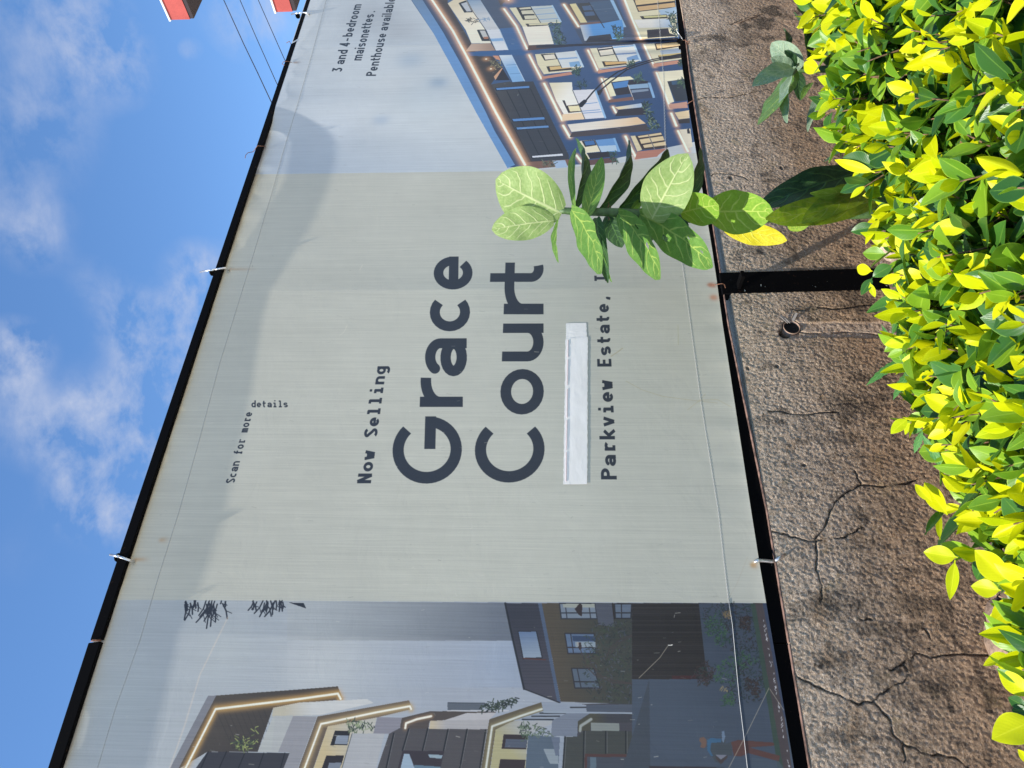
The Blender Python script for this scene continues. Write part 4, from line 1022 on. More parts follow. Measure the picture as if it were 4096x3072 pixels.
def broad_leaf_mat(name, base, blot, vein, transl, rough=.5, tw=.3, rugose=.6, age=0.0):
    m, nt, pb, out = mat(name)
    N = NT(nt)
    uvn = N.n('ShaderNodeUVMap', uv_map='UVMap')
    sp = N.n('ShaderNodeSeparateXYZ'); nt.links.new(uvn.outputs[0], sp.inputs[0])
    u, v = sp.outputs[0], sp.outputs[1]
    av = N.m('ABSOLUTE', N.m('SUBTRACT', N.m('MULTIPLY', v, 2.0), 1.0))
    tc = N.n('ShaderNodeTexCoord').outputs['Object']
    wob = N.m('MULTIPLY', N.m('SUBTRACT', N.noise(tc, 9, 1, .4), .5), .5)
    side = N.m('GREATER_THAN', v, .5)
    ph = N.m('ADD', N.m('ADD', N.m('SUBTRACT', N.m('MULTIPLY', u, 6.0), N.m('MULTIPLY', N.m('POWER', av, 1.4), 1.7)), wob), N.m('MULTIPLY', side, .35))
    d = N.m('ABSOLUTE', N.m('SUBTRACT', N.m('FRACT', ph), .5))       # 0 on the vein
    sv = N.m('MULTIPLY', N.mr(d, .11, .015), N.mr(av, .93, .70))
    mv = N.mr(N.m('MULTIPLY', av, N.mr(u, 0, 1, .6, 2.2, False)), .075, .02)
    veins = N.m('MAXIMUM', sv, mv)
    net = N.n('ShaderNodeTexVoronoi'); net.feature = 'DISTANCE_TO_EDGE'; net.inputs['Scale'].default_value = 95
    nt.links.new(tc, net.inputs['Vector'])
    netf = N.mr(net.outputs['Distance'], .09, .0)
    mott = N.noise(tc, 26, 5, .65)
    c = N.mix(N.mr(mott, .35, .68), base, blot)
    c = N.mix(N.m('MULTIPLY', netf, .22), c, vein)
    if age:
        c = N.mix(N.m('MULTIPLY', N.mr(N.noise(tc, 14, 4, .7), .5, .72), age), c, (.07, .05, .022))
    spots = N.mr(N.noise(tc, 130, 2, .5), .74, .80)
    c = N.mix(N.m('MULTIPLY', spots, .5), c, (.28, .24, .10))
    cv = N.mix(N.m('MULTIPLY', veins, .85), c, vein)
    nt.links.new(cv, pb.inputs['Base Color'])
    pb.inputs['Roughness'].default_value = rough
    pb.inputs['Specular IOR Level'].default_value = .4
    hh = N.m('SUBTRACT', N.m('MULTIPLY', veins, 1.0), N.m('MULTIPLY', netf, .35))
    nt.links.new(N.bump(N.m('ADD', hh, N.m('MULTIPLY', mott, .6)), rugose, .0022), pb.inputs['Normal'])
    tr = N.n('ShaderNodeBsdfTranslucent')
    N.put(tr.inputs['Color'], N.mix(N.m('MULTIPLY', veins, .6), transl, vein))
    mx = N.n('ShaderNodeMixShader'); mx.inputs[0].default_value = tw
    nt.links.new(pb.outputs[0], mx.inputs[1]); nt.links.new(tr.outputs[0], mx.inputs[2]); nt.links.new(mx.outputs[0], out.inputs[0])
    return m
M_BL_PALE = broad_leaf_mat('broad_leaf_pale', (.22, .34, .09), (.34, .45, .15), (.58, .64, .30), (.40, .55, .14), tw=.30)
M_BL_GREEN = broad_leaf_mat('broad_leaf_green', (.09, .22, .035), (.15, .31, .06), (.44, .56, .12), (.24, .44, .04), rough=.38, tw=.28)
M_BL_SHADED = broad_leaf_mat('broad_leaf_shaded', (.024, .066, .022), (.045, .11, .035), (.10, .22, .05), (.05, .13, .02), tw=.12)  # darker copy of the leaf green, shade put into the colour
M_BL_LIME = broad_leaf_mat('broad_leaf_lime', (.17, .36, .03), (.28, .47, .05), (.55, .66, .14), (.42, .60, .03), tw=.35)
M_BL_YEL = broad_leaf_mat('broad_leaf_yellow', (.66, .56, .01), (.80, .70, .02), (.80, .76, .10), (.75, .62, .01), tw=.35)
M_BL_OLD = broad_leaf_mat('broad_leaf_ageing', (.16, .34, .03), (.42, .52, .04), (.40, .50, .10), (.30, .44, .02), tw=.32, age=.55)
M_BL_GREY = broad_leaf_mat('broad_leaf_grey', (.24, .36, .22), (.36, .46, .33), (.42, .50, .32), (.22, .34, .12), tw=.22)

# ------------------------------------------------------------------ ground
def sheet(name, x0, x1, y0, y1, z, m, nx=1, ny=1, amp=0.0, kind='structure'):
    vs, fs = [], []
    for j in range(ny + 1):
        for i in range(nx + 1):
            vs.append((x0 + (x1-x0)*i/nx, y0 + (y1-y0)*j/ny, z + (random.uniform(-amp, amp) if amp else 0)))
    for j in range(ny):
        for i in range(nx):
            a = j*(nx+1)+i
            fs.append((a, a+1, a+nx+2, a+nx+1))
    me = bpy.data.meshes.new(name); me.from_pydata(vs, [], fs)
    me.polygons.foreach_set('use_smooth', [True]*len(fs))
    o = link(name, me, m); tag(o, kind=kind)
    return o
sheet('ground', -1500, 1500, -1500, 1500, -.36, M_ROAD)
sheet('soil_bed', -3.0, 7.0, -1.62, -.001, -.004, M_SOIL, 260, 60, .010)
kb = MB(); kb.box((-3.0, -1.76, -.37), (7.0, -1.62, .03)); kb.box((-3.0, -1.615, -.37), (7.0, -.01, -.10))
tag(link('kerb', kb.mesh('kerb'), M_KERB), kind='structure')

# ------------------------------------------------------------------ garden wall with its cracks
CRK = []
def crk(o, s, *lines):
    for l_ in lines: CRK.append([(o[0] + a / s, o[1] + b / s) for a, b in l_])
crk((3072, 2048), 1.62, [(400, -10), (380, 60), (360, 110), (300, 180)], [(0, 130), (60, 138), (100, 145), (150, 168), (200, 175), (300, 192), (400, 180), (455, 172), (520, 145), (570, 128), (610, 100)],
    [(310, 190), (318, 280), (310, 380), (330, 430), (350, 485), (350, 560), (335, 585)], [(1425, 930), (1300, 928), (1200, 925), (1120, 930), (1060, 945), (1010, 932), (940, 925), (905, 950), (870, 985), (830, 1005), (785, 1030)],
    [(870, 985), (890, 1010), (905, 1050), (885, 1090), (840, 1115), (790, 1140), (740, 1180), (715, 1190), (680, 1222), (640, 1230), (600, 1245), (560, 1240)], [(560, 1240), (500, 1215), (430, 1180), (360, 1155), (300, 1130), (230, 1095), (170, 1060)],
    [(680, 1222), (720, 1270), (760, 1320), (800, 1390), (815, 1455), (860, 1500), (880, 1510), (940, 1525), (985, 1560), (1060, 1582), (1130, 1580), (1200, 1592), (1245, 1620), (1300, 1660), (1380, 1720)], [(875, 1510), (880, 1570), (878, 1620)],
    [(585, 690), (620, 705), (665, 700)], [(1005, 760), (1040, 800), (1050, 850), (1040, 890)])
crk((3072, 1024), 1.62, [(1010, 1430), (960, 1450), (900, 1475), (820, 1480), (740, 1500), (680, 1492), (610, 1485), (560, 1510), (500, 1540), (430, 1600), (400, 1662)], [(610, 1485), (575, 1440), (560, 1395)], [(0, 1010), (80, 1012), (150, 1030), (250, 1035), (350, 1020), (440, 1015)],
    [(200, 490), (260, 505), (330, 505), (440, 500), (520, 495), (600, 500), (700, 512), (760, 520)], [(150, 350), (230, 358), (270, 380)], [(320, 340), (420, 350), (540, 340), (640, 325), (700, 330)])
crk((2048, 0), 1.62, [(1180, 645), (1260, 638), (1380, 640), (1440, 632), (1500, 620), (1560, 605), (1660, 585)], [(1260, 1165), (1300, 1140), (1340, 1130), (1420, 1140), (1480, 1150), (1530, 1180)])
CRK.append([(2922, 104), (2960, 88), (3010, 70), (3050, 62)])
STN = [(3075, 48, 34, 14, 1), (3100, 62, 26, 10, 1), (3055, 98, 40, 22, 1), (2976, 112, 22, 12, .9), (3068, 160, 30, 8, .8), (3098, 36, 22, 6, .8), (3370, 1640, 60, 46, .75), (3380, 1690, 40, 16, .4), (3450, 1620, 80, 40, .4), (3250, 1700, 70, 30, .35), (3600, 2050, 60, 60, .3), (3420, 2420, 80, 60, .35), (3130, 1650, 26, 14, .5), (3090, 1690, 40, 10, .5),
       (3108, 1468, 7, 5, 1), (2990, 1475, 6, 5, 1), (2988, 1618, 6, 4, 1), (3215, 1863, 8, 5, 1), (2922, 717, 8, 6, .9), (3124, 678, 5, 6, 1), (3060, 705, 30, 8, .5), (3450, 2300, 10, 30, .5), (3443, 2545, 5, 14, .8), (3500, 1765, 6, 8, .8), (3840, 2985, 16, 18, .6), (3165, 2080, 14, 10, .5),
       (3240, 500, 60, 14, .5), (3380, 520, 40, 18, .6), (3180, 740, 50, 20, .45), (2900, 640, 18, 10, .4), (3600, 2240, 14, 10, .5), (3000, 300, 60, 12, .25), (3200, 1240, 60, 8, .5), (3360, 2420, 60, 30, .25), (3300, 2660, 40, 12, .3), (3700, 2750, 60, 20, .25), (3640, 2930, 70, 16, .25), (3450, 2180, 50, 30, .3)]
STEP = .0026
wx = np.arange(.10, 3.80, STEP); wz = np.arange(-.03, .530, STEP)
GX, GZ = np.meshgrid(wx, wz)
dist = np.full(GX.shape, 1.0)
for l_ in CRK:
    q = [P(*p_) for p_ in l_]
    q2 = [(q[0].x, q[0].z)]
    for a, b in zip(q[:-1], q[1:]):           # jitter the middle of each piece
        mx_, mz_ = (a.x + b.x) / 2 + random.uniform(-.004, .004), (a.z + b.z) / 2 + random.uniform(-.004, .004)
        q2 += [(mx_, mz_), (b.x, b.z)]
    for (ax_, az_), (bx_, bz_) in zip(q2[:-1], q2[1:]):
        i0, i1 = np.searchsorted(wx, [min(ax_, bx_) - .03, max(ax_, bx_) + .03]); j0, j1 = np.searchsorted(wz, [min(az_, bz_) - .03, max(az_, bz_) + .03])
        if i1 <= i0 or j1 <= j0: continue
        gx, gz = GX[j0:j1, i0:i1], GZ[j0:j1, i0:i1]
        dx, dz = bx_ - ax_, bz_ - az_
        t = np.clip(((gx - ax_) * dx + (gz - az_) * dz) / (dx*dx + dz*dz + 1e-12), 0, 1)
        dist[j0:j1, i0:i1] = np.minimum(dist[j0:j1, i0:i1], np.hypot(gx - ax_ - t*dx, gz - az_ - t*dz))
def fld(n, amp):
    gy, gx = int(.56 / n) + 4, int(3.7 / n) + 4
    q = rng.standard_normal((gy, gx)); a = (GZ + .03) / n; b = (GX - .10) / n
    ai, bi = a.astype(int), b.astype(int); fa, fb = a - ai, b - bi
    fa = fa*fa*(3-2*fa); fb = fb*fb*(3-2*fb)
    return amp * ((q[ai, bi]*(1-fb) + q[ai, bi+1]*fb)*(1-fa) + (q[ai+1, bi]*(1-fb) + q[ai+1, bi+1]*fb)*fa)
def fld2(nx, nz_, amp):
    gy, gx = int(.56 / nz_) + 4, int(3.7 / nx) + 4
    q = rng.standard_normal((gy, gx)); a = (GZ + .03) / nz_; b = (GX - .10) / nx + .35 * a * (nz_ / nx) * .25
    b = np.mod(b, gx - 2)
    ai, bi = a.astype(int), b.astype(int); fa, fb = a - ai, b - bi
    fa = fa*fa*(3-2*fa); fb = fb*fb*(3-2*fb)
    return amp * ((q[ai, bi]*(1-fb) + q[ai, bi+1]*fb)*(1-fa) + (q[ai+1, bi]*(1-fb) + q[ai+1, bi+1]*fb)*fa)
wobble = fld(.02, .0016)
crack = np.clip(1 - (dist + wobble * .6) / (.0013 + .0020 * np.clip(.5 + fld(.05, .6), 0, 1)), 0, 1)
Yw = fld(.30, .0016) + fld(.09, .0005) + fld(.03, .0003) + fld2(.0068, .0100, .00030) + fld2(.0052, .0060, .00055)
Yw += .008 * crack - .006
stain_shade = np.clip(crack * 1.5, 0, 1) + np.clip(1 - dist / .010, 0, 1) * .25
for (sx_, sy_, ru, rv, am) in STN:
    c_ = P(sx_, sy_); e1 = P(sx_, sy_ + rv); e2 = P(sx_ + ru, sy_)
    rx_, rz_ = abs(e1.x - c_.x) * 1.3, abs(e2.z - c_.z) * 1.1
    d_ = np.sqrt(((GX - c_.x) / rx_) ** 2 + ((GZ - c_.z) / rz_) ** 2) + fld(.012, .22)
    stain_shade += am * np.clip((1.25 - d_) / .5, 0, 1)
    if ru < 9 and am > .85: Yw += .008 * np.clip(1.2 - d_, 0, 1)
# smoother patch trowelled round the drain pipe
pc = P(3165, 1313); pr = P(3560, 1300)
inpatch = np.clip((.034 - np.abs(GX - pc.x + .012 + fld(.03, .004))) / .006, 0, 1) * np.clip((pc.z + .035 - GZ) / .01, 0, 1)
collar = np.clip((.060 - np.hypot(GX - pc.x, GZ - pc.z) + fld(.02, .005)) / .008, 0, 1)
patch = np.maximum(inpatch, collar)
Yw += .0035 * inpatch
hole = (np.hypot(GX - pc.x, GZ - pc.z) < .030)
h2 = P(3136, 1338)
hole |= (np.hypot((GX - h2.x), (GZ - h2.z) * 1.1) < .021)
Yw[hole] += .06
q1, q2, q3 = fld(.16, 1.0), fld(.05, 1.0), fld(.018, .6)
stain_shade += np.clip((q1 + .7 * q2 + q3 - .80) / 1.1, 0, .85) * (1 - .5 * GZ / .5)
stain_shade += np.clip((fld2(.035, .16, 1.0) + q3 - 1.05) / 1.0, 0, .6)
stain_shade = np.clip(stain_shade, 0, 1); stain_shade[hole] = 1  # holes go fully dark too, their inner shade put into the colour
ny_, nx_ = GX.shape
co = np.stack([GX.ravel(), Yw.ravel(), GZ.ravel()], 1)
idx = np.arange(ny_ * nx_).reshape(ny_, nx_)
quads = np.stack([idx[:-1, :-1].ravel(), idx[:-1, 1:].ravel(), idx[1:, 1:].ravel(), idx[1:, :-1].ravel()], 1)
def grid_mesh(name, co, quads, smooth=True):
    me = bpy.data.meshes.new(name)
    me.vertices.add(len(co)); me.vertices.foreach_set('co', co.astype(np.float32).ravel())
    me.loops.add(quads.size); me.loops.foreach_set('vertex_index', quads.astype(np.int32).ravel())
    me.polygons.add(len(quads)); me.polygons.foreach_set('loop_start', np.arange(0, quads.size, 4, dtype=np.int32))
    me.polygons.foreach_set('loop_total', np.full(len(quads), 4, dtype=np.int32))
    me.polygons.foreach_set('use_smooth', np.full(len(quads), smooth))
    me.update(calc_edges=True)
    return me
me = grid_mesh('wall_face', co, quads)
for nm, ar in (('stain_shade', stain_shade), ('patch', patch)):
    at = me.attributes.new(nm, 'FLOAT', 'POINT'); at.data.foreach_set('value', ar.astype(np.float32).ravel())
wall = empty('garden_wall', (1.9, .1, 0), 'low brown grey roughcast wall, cracked and stained, below the big banner', 'wall')
wf = child('plaster_face', me, M_WALL, wall)
cb = MB(); cb.box((-3.0, .085, -.36), (7.0, .22, .520)); cb.box((-3.0, .0, -.36), (.10, .084, .526)); cb.box((3.80, .0, -.36), (7.0, .084, .526)); cb.box((.10, .0, -.36), (3.80, .084, -.03))
child('core', cb.mesh('wall_core'), M_WALL, wall)
cb = MB(); cb.box((.10, -.002, .5262), (3.80, .084, .531)); child('coping', cb.mesh('wall_coping'), M_WALL, wall)
# drain pipe end
dp = empty('drain_pipe', pc, 'short open drain pipe end sticking out of the stained wall', 'pipe')
mb = MB(); n_ = 28; ro, ri = .0275, .0255
vs = []
for (yy, rr) in ((.05, ro), (-.007, ro), (-.007, ri), (.05, ri)):
    for k in range(n_):
        t = 2*math.pi*k/n_; vs.append((pc.x + rr*math.cos(t), yy, pc.z + rr*1.0*math.sin(t)))
mb.add(vs, [(a*n_+k, a*n_+(k+1) % n_, (a+1)*n_+(k+1) % n_, (a+1)*n_+k) for a in range(3) for k in range(n_)])
child('pipe_rim', mb.mesh('pipe_rim', True), simple('pipe_plastic', (.34, .22, .15), .5, 0, .3, 60), dp)
mb = MB(); mb.add([(pc.x + .0252*math.cos(k*2*math.pi/16), .002, pc.z + .0252*math.sin(k*2*math.pi/16)) for k in range(16)], [tuple(range(16))])
child('bore_shade_disc', mb.mesh('bore_shade_disc'), simple('bore_shade_black', (.01, .009, .008), .9), dp)  # near-black disc set in the mouth for the shade inside the pipe
for (a_, b_, w_, nm_) in ((((3155, 1290), (3122, 1262), .012, 'tab_and_shadow')), ((3162, 1290), (3141, 1270), .008, 'tab_and_shadow'), ((3170, 1285), (3187, 1252), .010, 'tab_and_shadow')):  # last piece is added where the tabs' shadow lies on the wall
    a, b = P(*a_, -.006), P(*b_, -.013)
    d = (b - a).normalized(); s_ = d.cross(Vector((0, 1, 0))).normalized() * w_ / 2
    mb = MB(); off = Vector((0, .0008, 0))
    mb.hexa([a - s_ - off, a + s_ - off, b + s_*.7 - off, b - s_*.7 - off, a - s_ + off, a + s_ + off, b + s_*.7 + off, b - s_*.7 + off])
    child(nm_, mb.mesh('tab'), simple('tab_plastic', (.34, .30, .26), .45, 0, .2, 60), dp)

# ------------------------------------------------------------------ the hoarding: frame, banner, hooks
hoard = empty('hoarding', (1.9, 0, .52), 'large grey banner hoarding for maisonettes, tied to a black steel frame above the wall', 'hoarding')
# banner surface, given on the reference plane Y=0 and set back behind it along the sight line
TOP = [(6700, -905), (3700, 49), (3250, 191), (3072, 249), (2048, 580), (1024, 914), (300, 1149), (0, 1246), (-420, 1382)]
BOT = [(6700, 3749), (3700, 3273), (3072, 3173), (2750, 3120), (2563, 3088), (2245, 3034), (2048, 3003), (1300, 2889), (1130, 2866), (1000, 2847), (300, 2732), (170, 2718), (0, 2702), (-420, 2640)]
def interp(tab, y):
    t = sorted(tab)
    return float(np.interp(y, [a for a, b in t], [b for a, b in t]))
XP = {k: P(2500, k).x for k in (2563, 1150, 160, 700, 364, 850, 1100, 3072, 620)}
def sm(a, b, x):
    t = np.clip((x - a) / (b - a), 0, 1); return t * t * (3 - 2 * t)
def depth_at(X, t):
    top = .0050 + .0085 * np.exp(-((X - XP[620]) / .42) ** 2)
    top = top - .0215 * sm(XP[620] + .10, XP[364], X)
    prof = sm(0, 1, t)
    d = .002 + (top - .002) * prof
    for xp, am in ((XP[2563], .009), (XP[1150], .010), (XP[160], .012)):
        # stretched over the posts: a soft ridge, falling away faster on its far side
        dx = X - xp
        rid = np.where(dx > 0, np.exp(-(np.abs(dx) + .004) / .13), np.exp(-np.abs(dx) / .9))
        d = d + am * (1 - rid) * np.sin(np.pi * np.clip(t, 0, 1)) ** .7
    return d
NU, NV = 780, 300
ys = np.linspace(3560, -330, NU + 1)
Xs = np.array([P(2200, y).x for y in ys])
Xu = np.linspace(-.98, Xs[-1], NU + 1)
def y_of_X(X):      # photo row of a wall abscissa
    p = Vector((X, 0, CAM.z)) - CAM
    return 1536 - FOC * p.dot(RT) / p.dot(FW)
ys = [y_of_X(X) for X in Xu]
zb = np.array([P(interp(BOT, y), y).z for y in ys]); zt = np.array([P(interp(TOP, y), y).z for y in ys])
T = np.linspace(-.001, 1.016, NV + 1)
BX, BT = np.meshgrid(Xu, T)
BZ = zb[None] * (1 - BT) + zt[None] * BT
def nz(scale_x, scale_t, amp, seed):
    r_ = np.random.default_rng(seed)
    gx, gt = int((Xu[-1] - Xu[0]) / scale_x) + 4, int(1.1 / scale_t) + 4
    q = r_.standard_normal((gt, gx)); a = (BT + .02) / scale_t; b = (BX - Xu[0]) / scale_x
    ai, bi = a.astype(int), b.astype(int); fa, fb = a - ai, b - bi
    fa = fa*fa*(3-2*fa); fb = fb*fb*(3-2*fb)
    return amp * ((q[ai, bi]*(1-fb) + q[ai, bi+1]*fb)*(1-fa) + (q[ai+1, bi]*(1-fb) + q[ai+1, bi+1]*fb)*fa)
D = depth_at(BX, BT)
D += nz(.45, .3, .0010, 1) + nz(.14, .2, .0003, 2)
hem = np.exp(-((1 - BT) / .045) ** 2)
D += hem * (nz(.045, .05, .0009, 3) + nz(.11, .2, .0012, 4))
hemb = np.exp(-(BT / .05) ** 2)
D += hemb * nz(.05, .12, .0007, 5)
# pull folds at the lower right corner
xc = P(2700, 165).x
for k_, (off_, am_, wd_) in enumerate(((0, .020, .016), (.035, -.008, .012), (-.05, .008, .02), (.10, -.006, .02))):
    D += am_ * np.exp(-((BX - xc - off_ + .10 * BT * (k_ - 1)) / wd_) ** 2) * np.exp(-(BT / .16) ** 2)
D = np.maximum(D, -.0115)
cy = -CAM.y
S_ = (cy + D) / cy
cox = CAM.x + (BX - CAM.x) * S_; coz = CAM.z + (BZ - CAM.z) * S_
co = np.stack([cox.ravel(), D.ravel(), coz.ravel()], 1)
idx = np.arange(co.shape[0]).reshape(BX.shape)
quads = np.stack([idx[:-1, :-1].ravel(), idx[:-1, 1:].ravel(), idx[1:, 1:].ravel(), idx[1:, :-1].ravel()], 1)
me = grid_mesh('banner', co, quads)
uvl = me.uv_layers.new(name='UVMap')
UU = ((BX - TX0) / (TX1 - TX0)).ravel(); VV = ((BZ - TZ0) / (TZ1 - TZ0)).ravel()
uvd = np.stack([UU[quads.ravel()], VV[quads.ravel()]], 1).astype(np.float32)
uvl.data.foreach_set('uv', uvd.ravel())
ban = child('printed_banner', me, M_BAN, hoard)
def on_banner(x, y, lift=.0015):
    "point of the photo on the banner's surface"
    p = P(x, y); t = (x - interp(BOT, y)) / (interp(TOP, y) - interp(BOT, y))
    d = float(np.interp(p.x, Xu, D[int(np.clip((t - T[0]) / (T[1] - T[0]), 0, NV))])) - lift
    return P(x, y, d)
# frame bars, as segments of square tube
def bar(name, line_a, line_b, ya, yb, y0, y1, lower_first, mat_=M_STEEL, label=None):
    "prism between two photo lines; line_a upper edge (front), line_b lower edge"
    pts = []
    for y in (ya, yb):
        a = P(interp(line_a, y), y, y0); b = P(interp(line_b, y), y, y1 if lower_first else y0)
        pts.append((a, b))
    (a0, b0), (a1, b1) = pts
    mb = MB()
    mb.hexa([(b0.x, y0, b0.z), (b1.x, y0, b1.z), (b1.x, y1, b1.z), (b0.x, y1, b0.z), (a0.x, y0, a0.z), (a1.x, y0, a1.z), (a1.x, y1, a1.z), (a0.x, y1, a0.z)])
    o = child(name, mb.mesh(name, bevel=.0022), mat_, hoard)
    if label: o['label'] = label
    return o
TU = [(6700, -980), (3700, -10), (3072, 193), (2566, 358), (2048, 531), (1024, 870), (180, 1162), (0, 1221), (-420, 1358)]
TL = [(y, x + 3) for y, x in TOP]
TU1 = [(3700, -16), (2572, 354), (2566, 358)]
bar('top_rail', [(6700, -984), (3700, -14), (3072, 191), (2572, 353)], TL, 6500, 2571, -.012, .004, True)
bar('top_rail', TU, TL, 2560, 175, -.012, .004, True)
bar('top_rail', [(y, x + 4) for y, x in TU], TL, 168, -410, -.012, .004, True)
BO = [(6700, 3842), (3700, 3338), (3072, 3232), (2575, 3153), (2245, 3098), (2048, 3066), (1300, 2912), (1130, 2886), (1000, 2862), (300, 2758), (0, 2724), (-420, 2676)]
BU = [(y, x - 3) for y, x in BOT]
segs = [(6500, 2577), (2571, 2048), (2048, 1300), (1300, 1130), (1130, 300), (300, -410)]
for ya, yb in segs:
    bar('bottom_rail', BU, BO, ya, yb, .0065, .030, False)
for ya, yb in segs:
    a, b = P(interp(BO, ya) , ya, .0), P(interp(BO, yb), yb, .0)
    mb = MB(); z_ = .0035
    mb.hexa([(a.x, -.005, a.z - z_), (b.x, -.005, b.z - z_), (b.x, .01, b.z - z_), (a.x, .01, a.z - z_), (a.x, -.005, a.z), (b.x, -.005, b.z), (b.x, .01, b.z), (a.x, .01, a.z)])
    child('rail_lip', mb.mesh('lip', bevel=.0012), M_RUST, hoard)
for yp in (5200, 3120, 2563, 1850, 1150, 620, 160):     # posts behind the banner
    X = P(2500, yp).x; y_ = yp
    mb = MB(); mb.box((X - .019, .09, .534), (X + .019, .128, P(interp(TOP, y_), y_).z + .01)); child('post', mb.mesh('post'), M_STEEL, hoard)
# post running down the face of the wall
a0, a1 = P(2886, 1093, -.006), P(3560, 1070, -.006); b0, b1 = P(2900, 1177, -.006), P(3560, 1154, -.006)
mb = MB(); zt_, zl_ = P(2880, 1130).z, -.02
xa, xb = (b0.x + b1.x) / 2, (a0.x + a1.x) / 2
mb.hexa([(b1.x - .004, -.010, zl_), (a1.x - .004, -.010, zl_), (a1.x, .03, zl_), (b1.x, .03, zl_), (b0.x, -.010, zt_), (a0.x, -.010, zt_), (a0.x, .03, zt_), (b0.x, .03, zt_)])
o = child('post', mb.mesh('post_low', bevel=.003), M_STEEL, hoard); o['label'] = 'black steel post let into the face of the wall'
pb_ = P(2950, 1152)
mb = MB(); mb.box((pb_.x - .013, -.075, pb_.z - .008), (pb_.x + .013, -.009, pb_.z + .004)); child('shadow_bracket', mb.mesh('shadow_bracket', bevel=.001), M_STEEL, hoard)  # added piece that casts the slanting shadow band across the wall
M_FLAKE = simple('flaked_paint', (.46, .50, .48), .6)
mb = MB()
for (x_, y_, s_) in ((3050, 1121, .006), (3045, 1142, .008), (3062, 1146, .005), (2979, 1158, .004), (2979, 1163, .004), (3305, 1125, .006), (3250, 1142, .004), (3262, 1147, .004)):
    p = P(x_, y_, -.0108); mb.add([p + Vector((random.uniform(-s_, s_) * .7, 0, random.uniform(-s_, s_))) for _ in range(3)], [(0, 1, 2)])
child('paint_chips', mb.mesh('chips'), M_FLAKE, hoard)['kind'] = 'stuff'
# a rod hook: through the banner, round the rail and out behind it
def hook(eye, over, tail, r=.0036, m=M_WIRE, wash=True, label=None):
    e = on_banner(*eye, lift=-.004); e2 = on_banner(*eye, lift=.008)
    ov = [P(*p_, -.0125 if tail[0] < 2000 else -.0045) for p_ in over]
    tl_ = P(*tail, .010 if tail[0] < 2000 else -.006)
    mb = MB()
    mb.tube([e, e2] + ov, r, 10)
    last = ov[-1]
    mb.tube([last, last.lerp(tl_, .45) + Vector((0, -.002, 0)), tl_], r, 10)
    o = child('rod_hook', mb.mesh('hook', True), m, hoard)
    if label: o['label'] = label
    if wash:
        mb = MB(); d = (tl_ - last).normalized(); c = last.lerp(tl_, .30 if tail[0] < 2000 else .12)
        c = c + Vector((0, .012, 0)); mb.tube([c - d * .002, c + d * .002], .013, 14)
        w = child('washer', mb.mesh('washer'), M_STEEL, hoard)
    return o
hook((536, 2246), [(515, 2240), (485, 2229), (478, 2227)], (441, 2219))
hook((915, 1079), [(900, 1072), (872, 1076), (862, 1078)], (802, 1088))
hook((1236, 57), [(1222, 50), (1204, 51), (1198, 52)], (1166, 58))
hook((3022, 2246), [(3034, 2242), (3062, 2243), (3086, 2246), (3100, 2244)], (3138, 2219), .0048, wash=False, label='galvanised rod hook at the lower rail, its tail against the wall')
def tie(pts, label=None):
    mb = MB(); mb.tube(pts, .0013, 6)
    o = child('wire_tie', mb.mesh('tie', True), M_TIE, hoard)
    return o
tie([on_banner(2852, 1140), P(2866, 1138, -.014), P(2889, 1134, -.026), P(2898, 1138, -.016), P(2902, 1152, -.012)])
tie([on_banner(2747, 418), P(2760, 408, -.016), P(2776, 400, -.026), P(2778, 396, -.010)])
tie([on_banner(2728, 162), P(2740, 160, -.016), P(2748, 165, -.026), P(2752, 178, -.014), P(2758, 164, -.012), P(2746, 166, -.012)])
tie([on_banner(1166, 249), P(1150, 245, -.016), P(1134, 247, -.02), P(1128, 256, -.010), P(1140, 262, -.012)])
tie([P(1146, 172, .0), P(1152, 168, -.016), P(1158, 165, -.016), P(1163, 176, -.014)])
tie([on_banner(1064, 588), P(1056, 585, -.016), P(1030, 583, -.016), P(1014, 605, .0), P(1012, 608, .01)])
tie([P(980, 633, .01), P(983, 620, .01), P(992, 611, .01), P(1012, 607, .01)])
tie([P(364, 2565, -.014), P(372, 2563, -.016), P(404, 2564, -.014)])
tie([P(370, 2560, -.014), P(380, 2560, -.016), P(404, 2561, -.014)])
# strips of white tape that cover a printed line
def tape(name, quad, lift, crumple=.0003):
    NX, NZ_ = 60, 10
    (a, b, c, d) = quad      # photo corners: lower left, lower right, upper right, upper left (upright view)
    vs, fs = [], []
    for j in range(NZ_ + 1):
        for i in range(NX + 1):
            s, t = i / NX, j / NZ_
            x = (a[0]*(1-s) + b[0]*s)*(1-t) + (d[0]*(1-s) + c[0]*s)*t
            y = (a[1]*(1-s) + b[1]*s)*(1-t) + (d[1]*(1-s) + c[1]*s)*t
            edge = (t in (0, 1)) or (s in (0, 1))
            jit = random.uniform(-1.2, 1.2) if edge else 0
            p = on_banner(x + jit, y, lift + (abs(random.gauss(0, 1)) * crumple if random.random() < .3 else 0) + .0008)
            vs.append(p)
    for j in range(NZ_):
        for i in range(NX):
            q = j*(NX+1)+i; fs.append((q, q+1, q+NX+2, q+NX+1))
    me = bpy.data.meshes.new(name); me.from_pydata(vs, [], fs)
    me.polygons.foreach_set('use_smooth', [True]*len(fs))
    return child(name, me, M_TAPE, hoard)
t1 = tape('tape_strip', [(2350, 1420), (2345, 1291), (2264, 1293), (2264, 1420)], .0004)
t2 = tape('tape_strip', [(2349, 1937), (2351, 1347), (2262, 1355), (2253, 1938)], .0010)
t2['label'] = 'long white tape strip covering a printed line'; t1['label'] = 'short white tape piece, half under the long strip'
mb = MB()
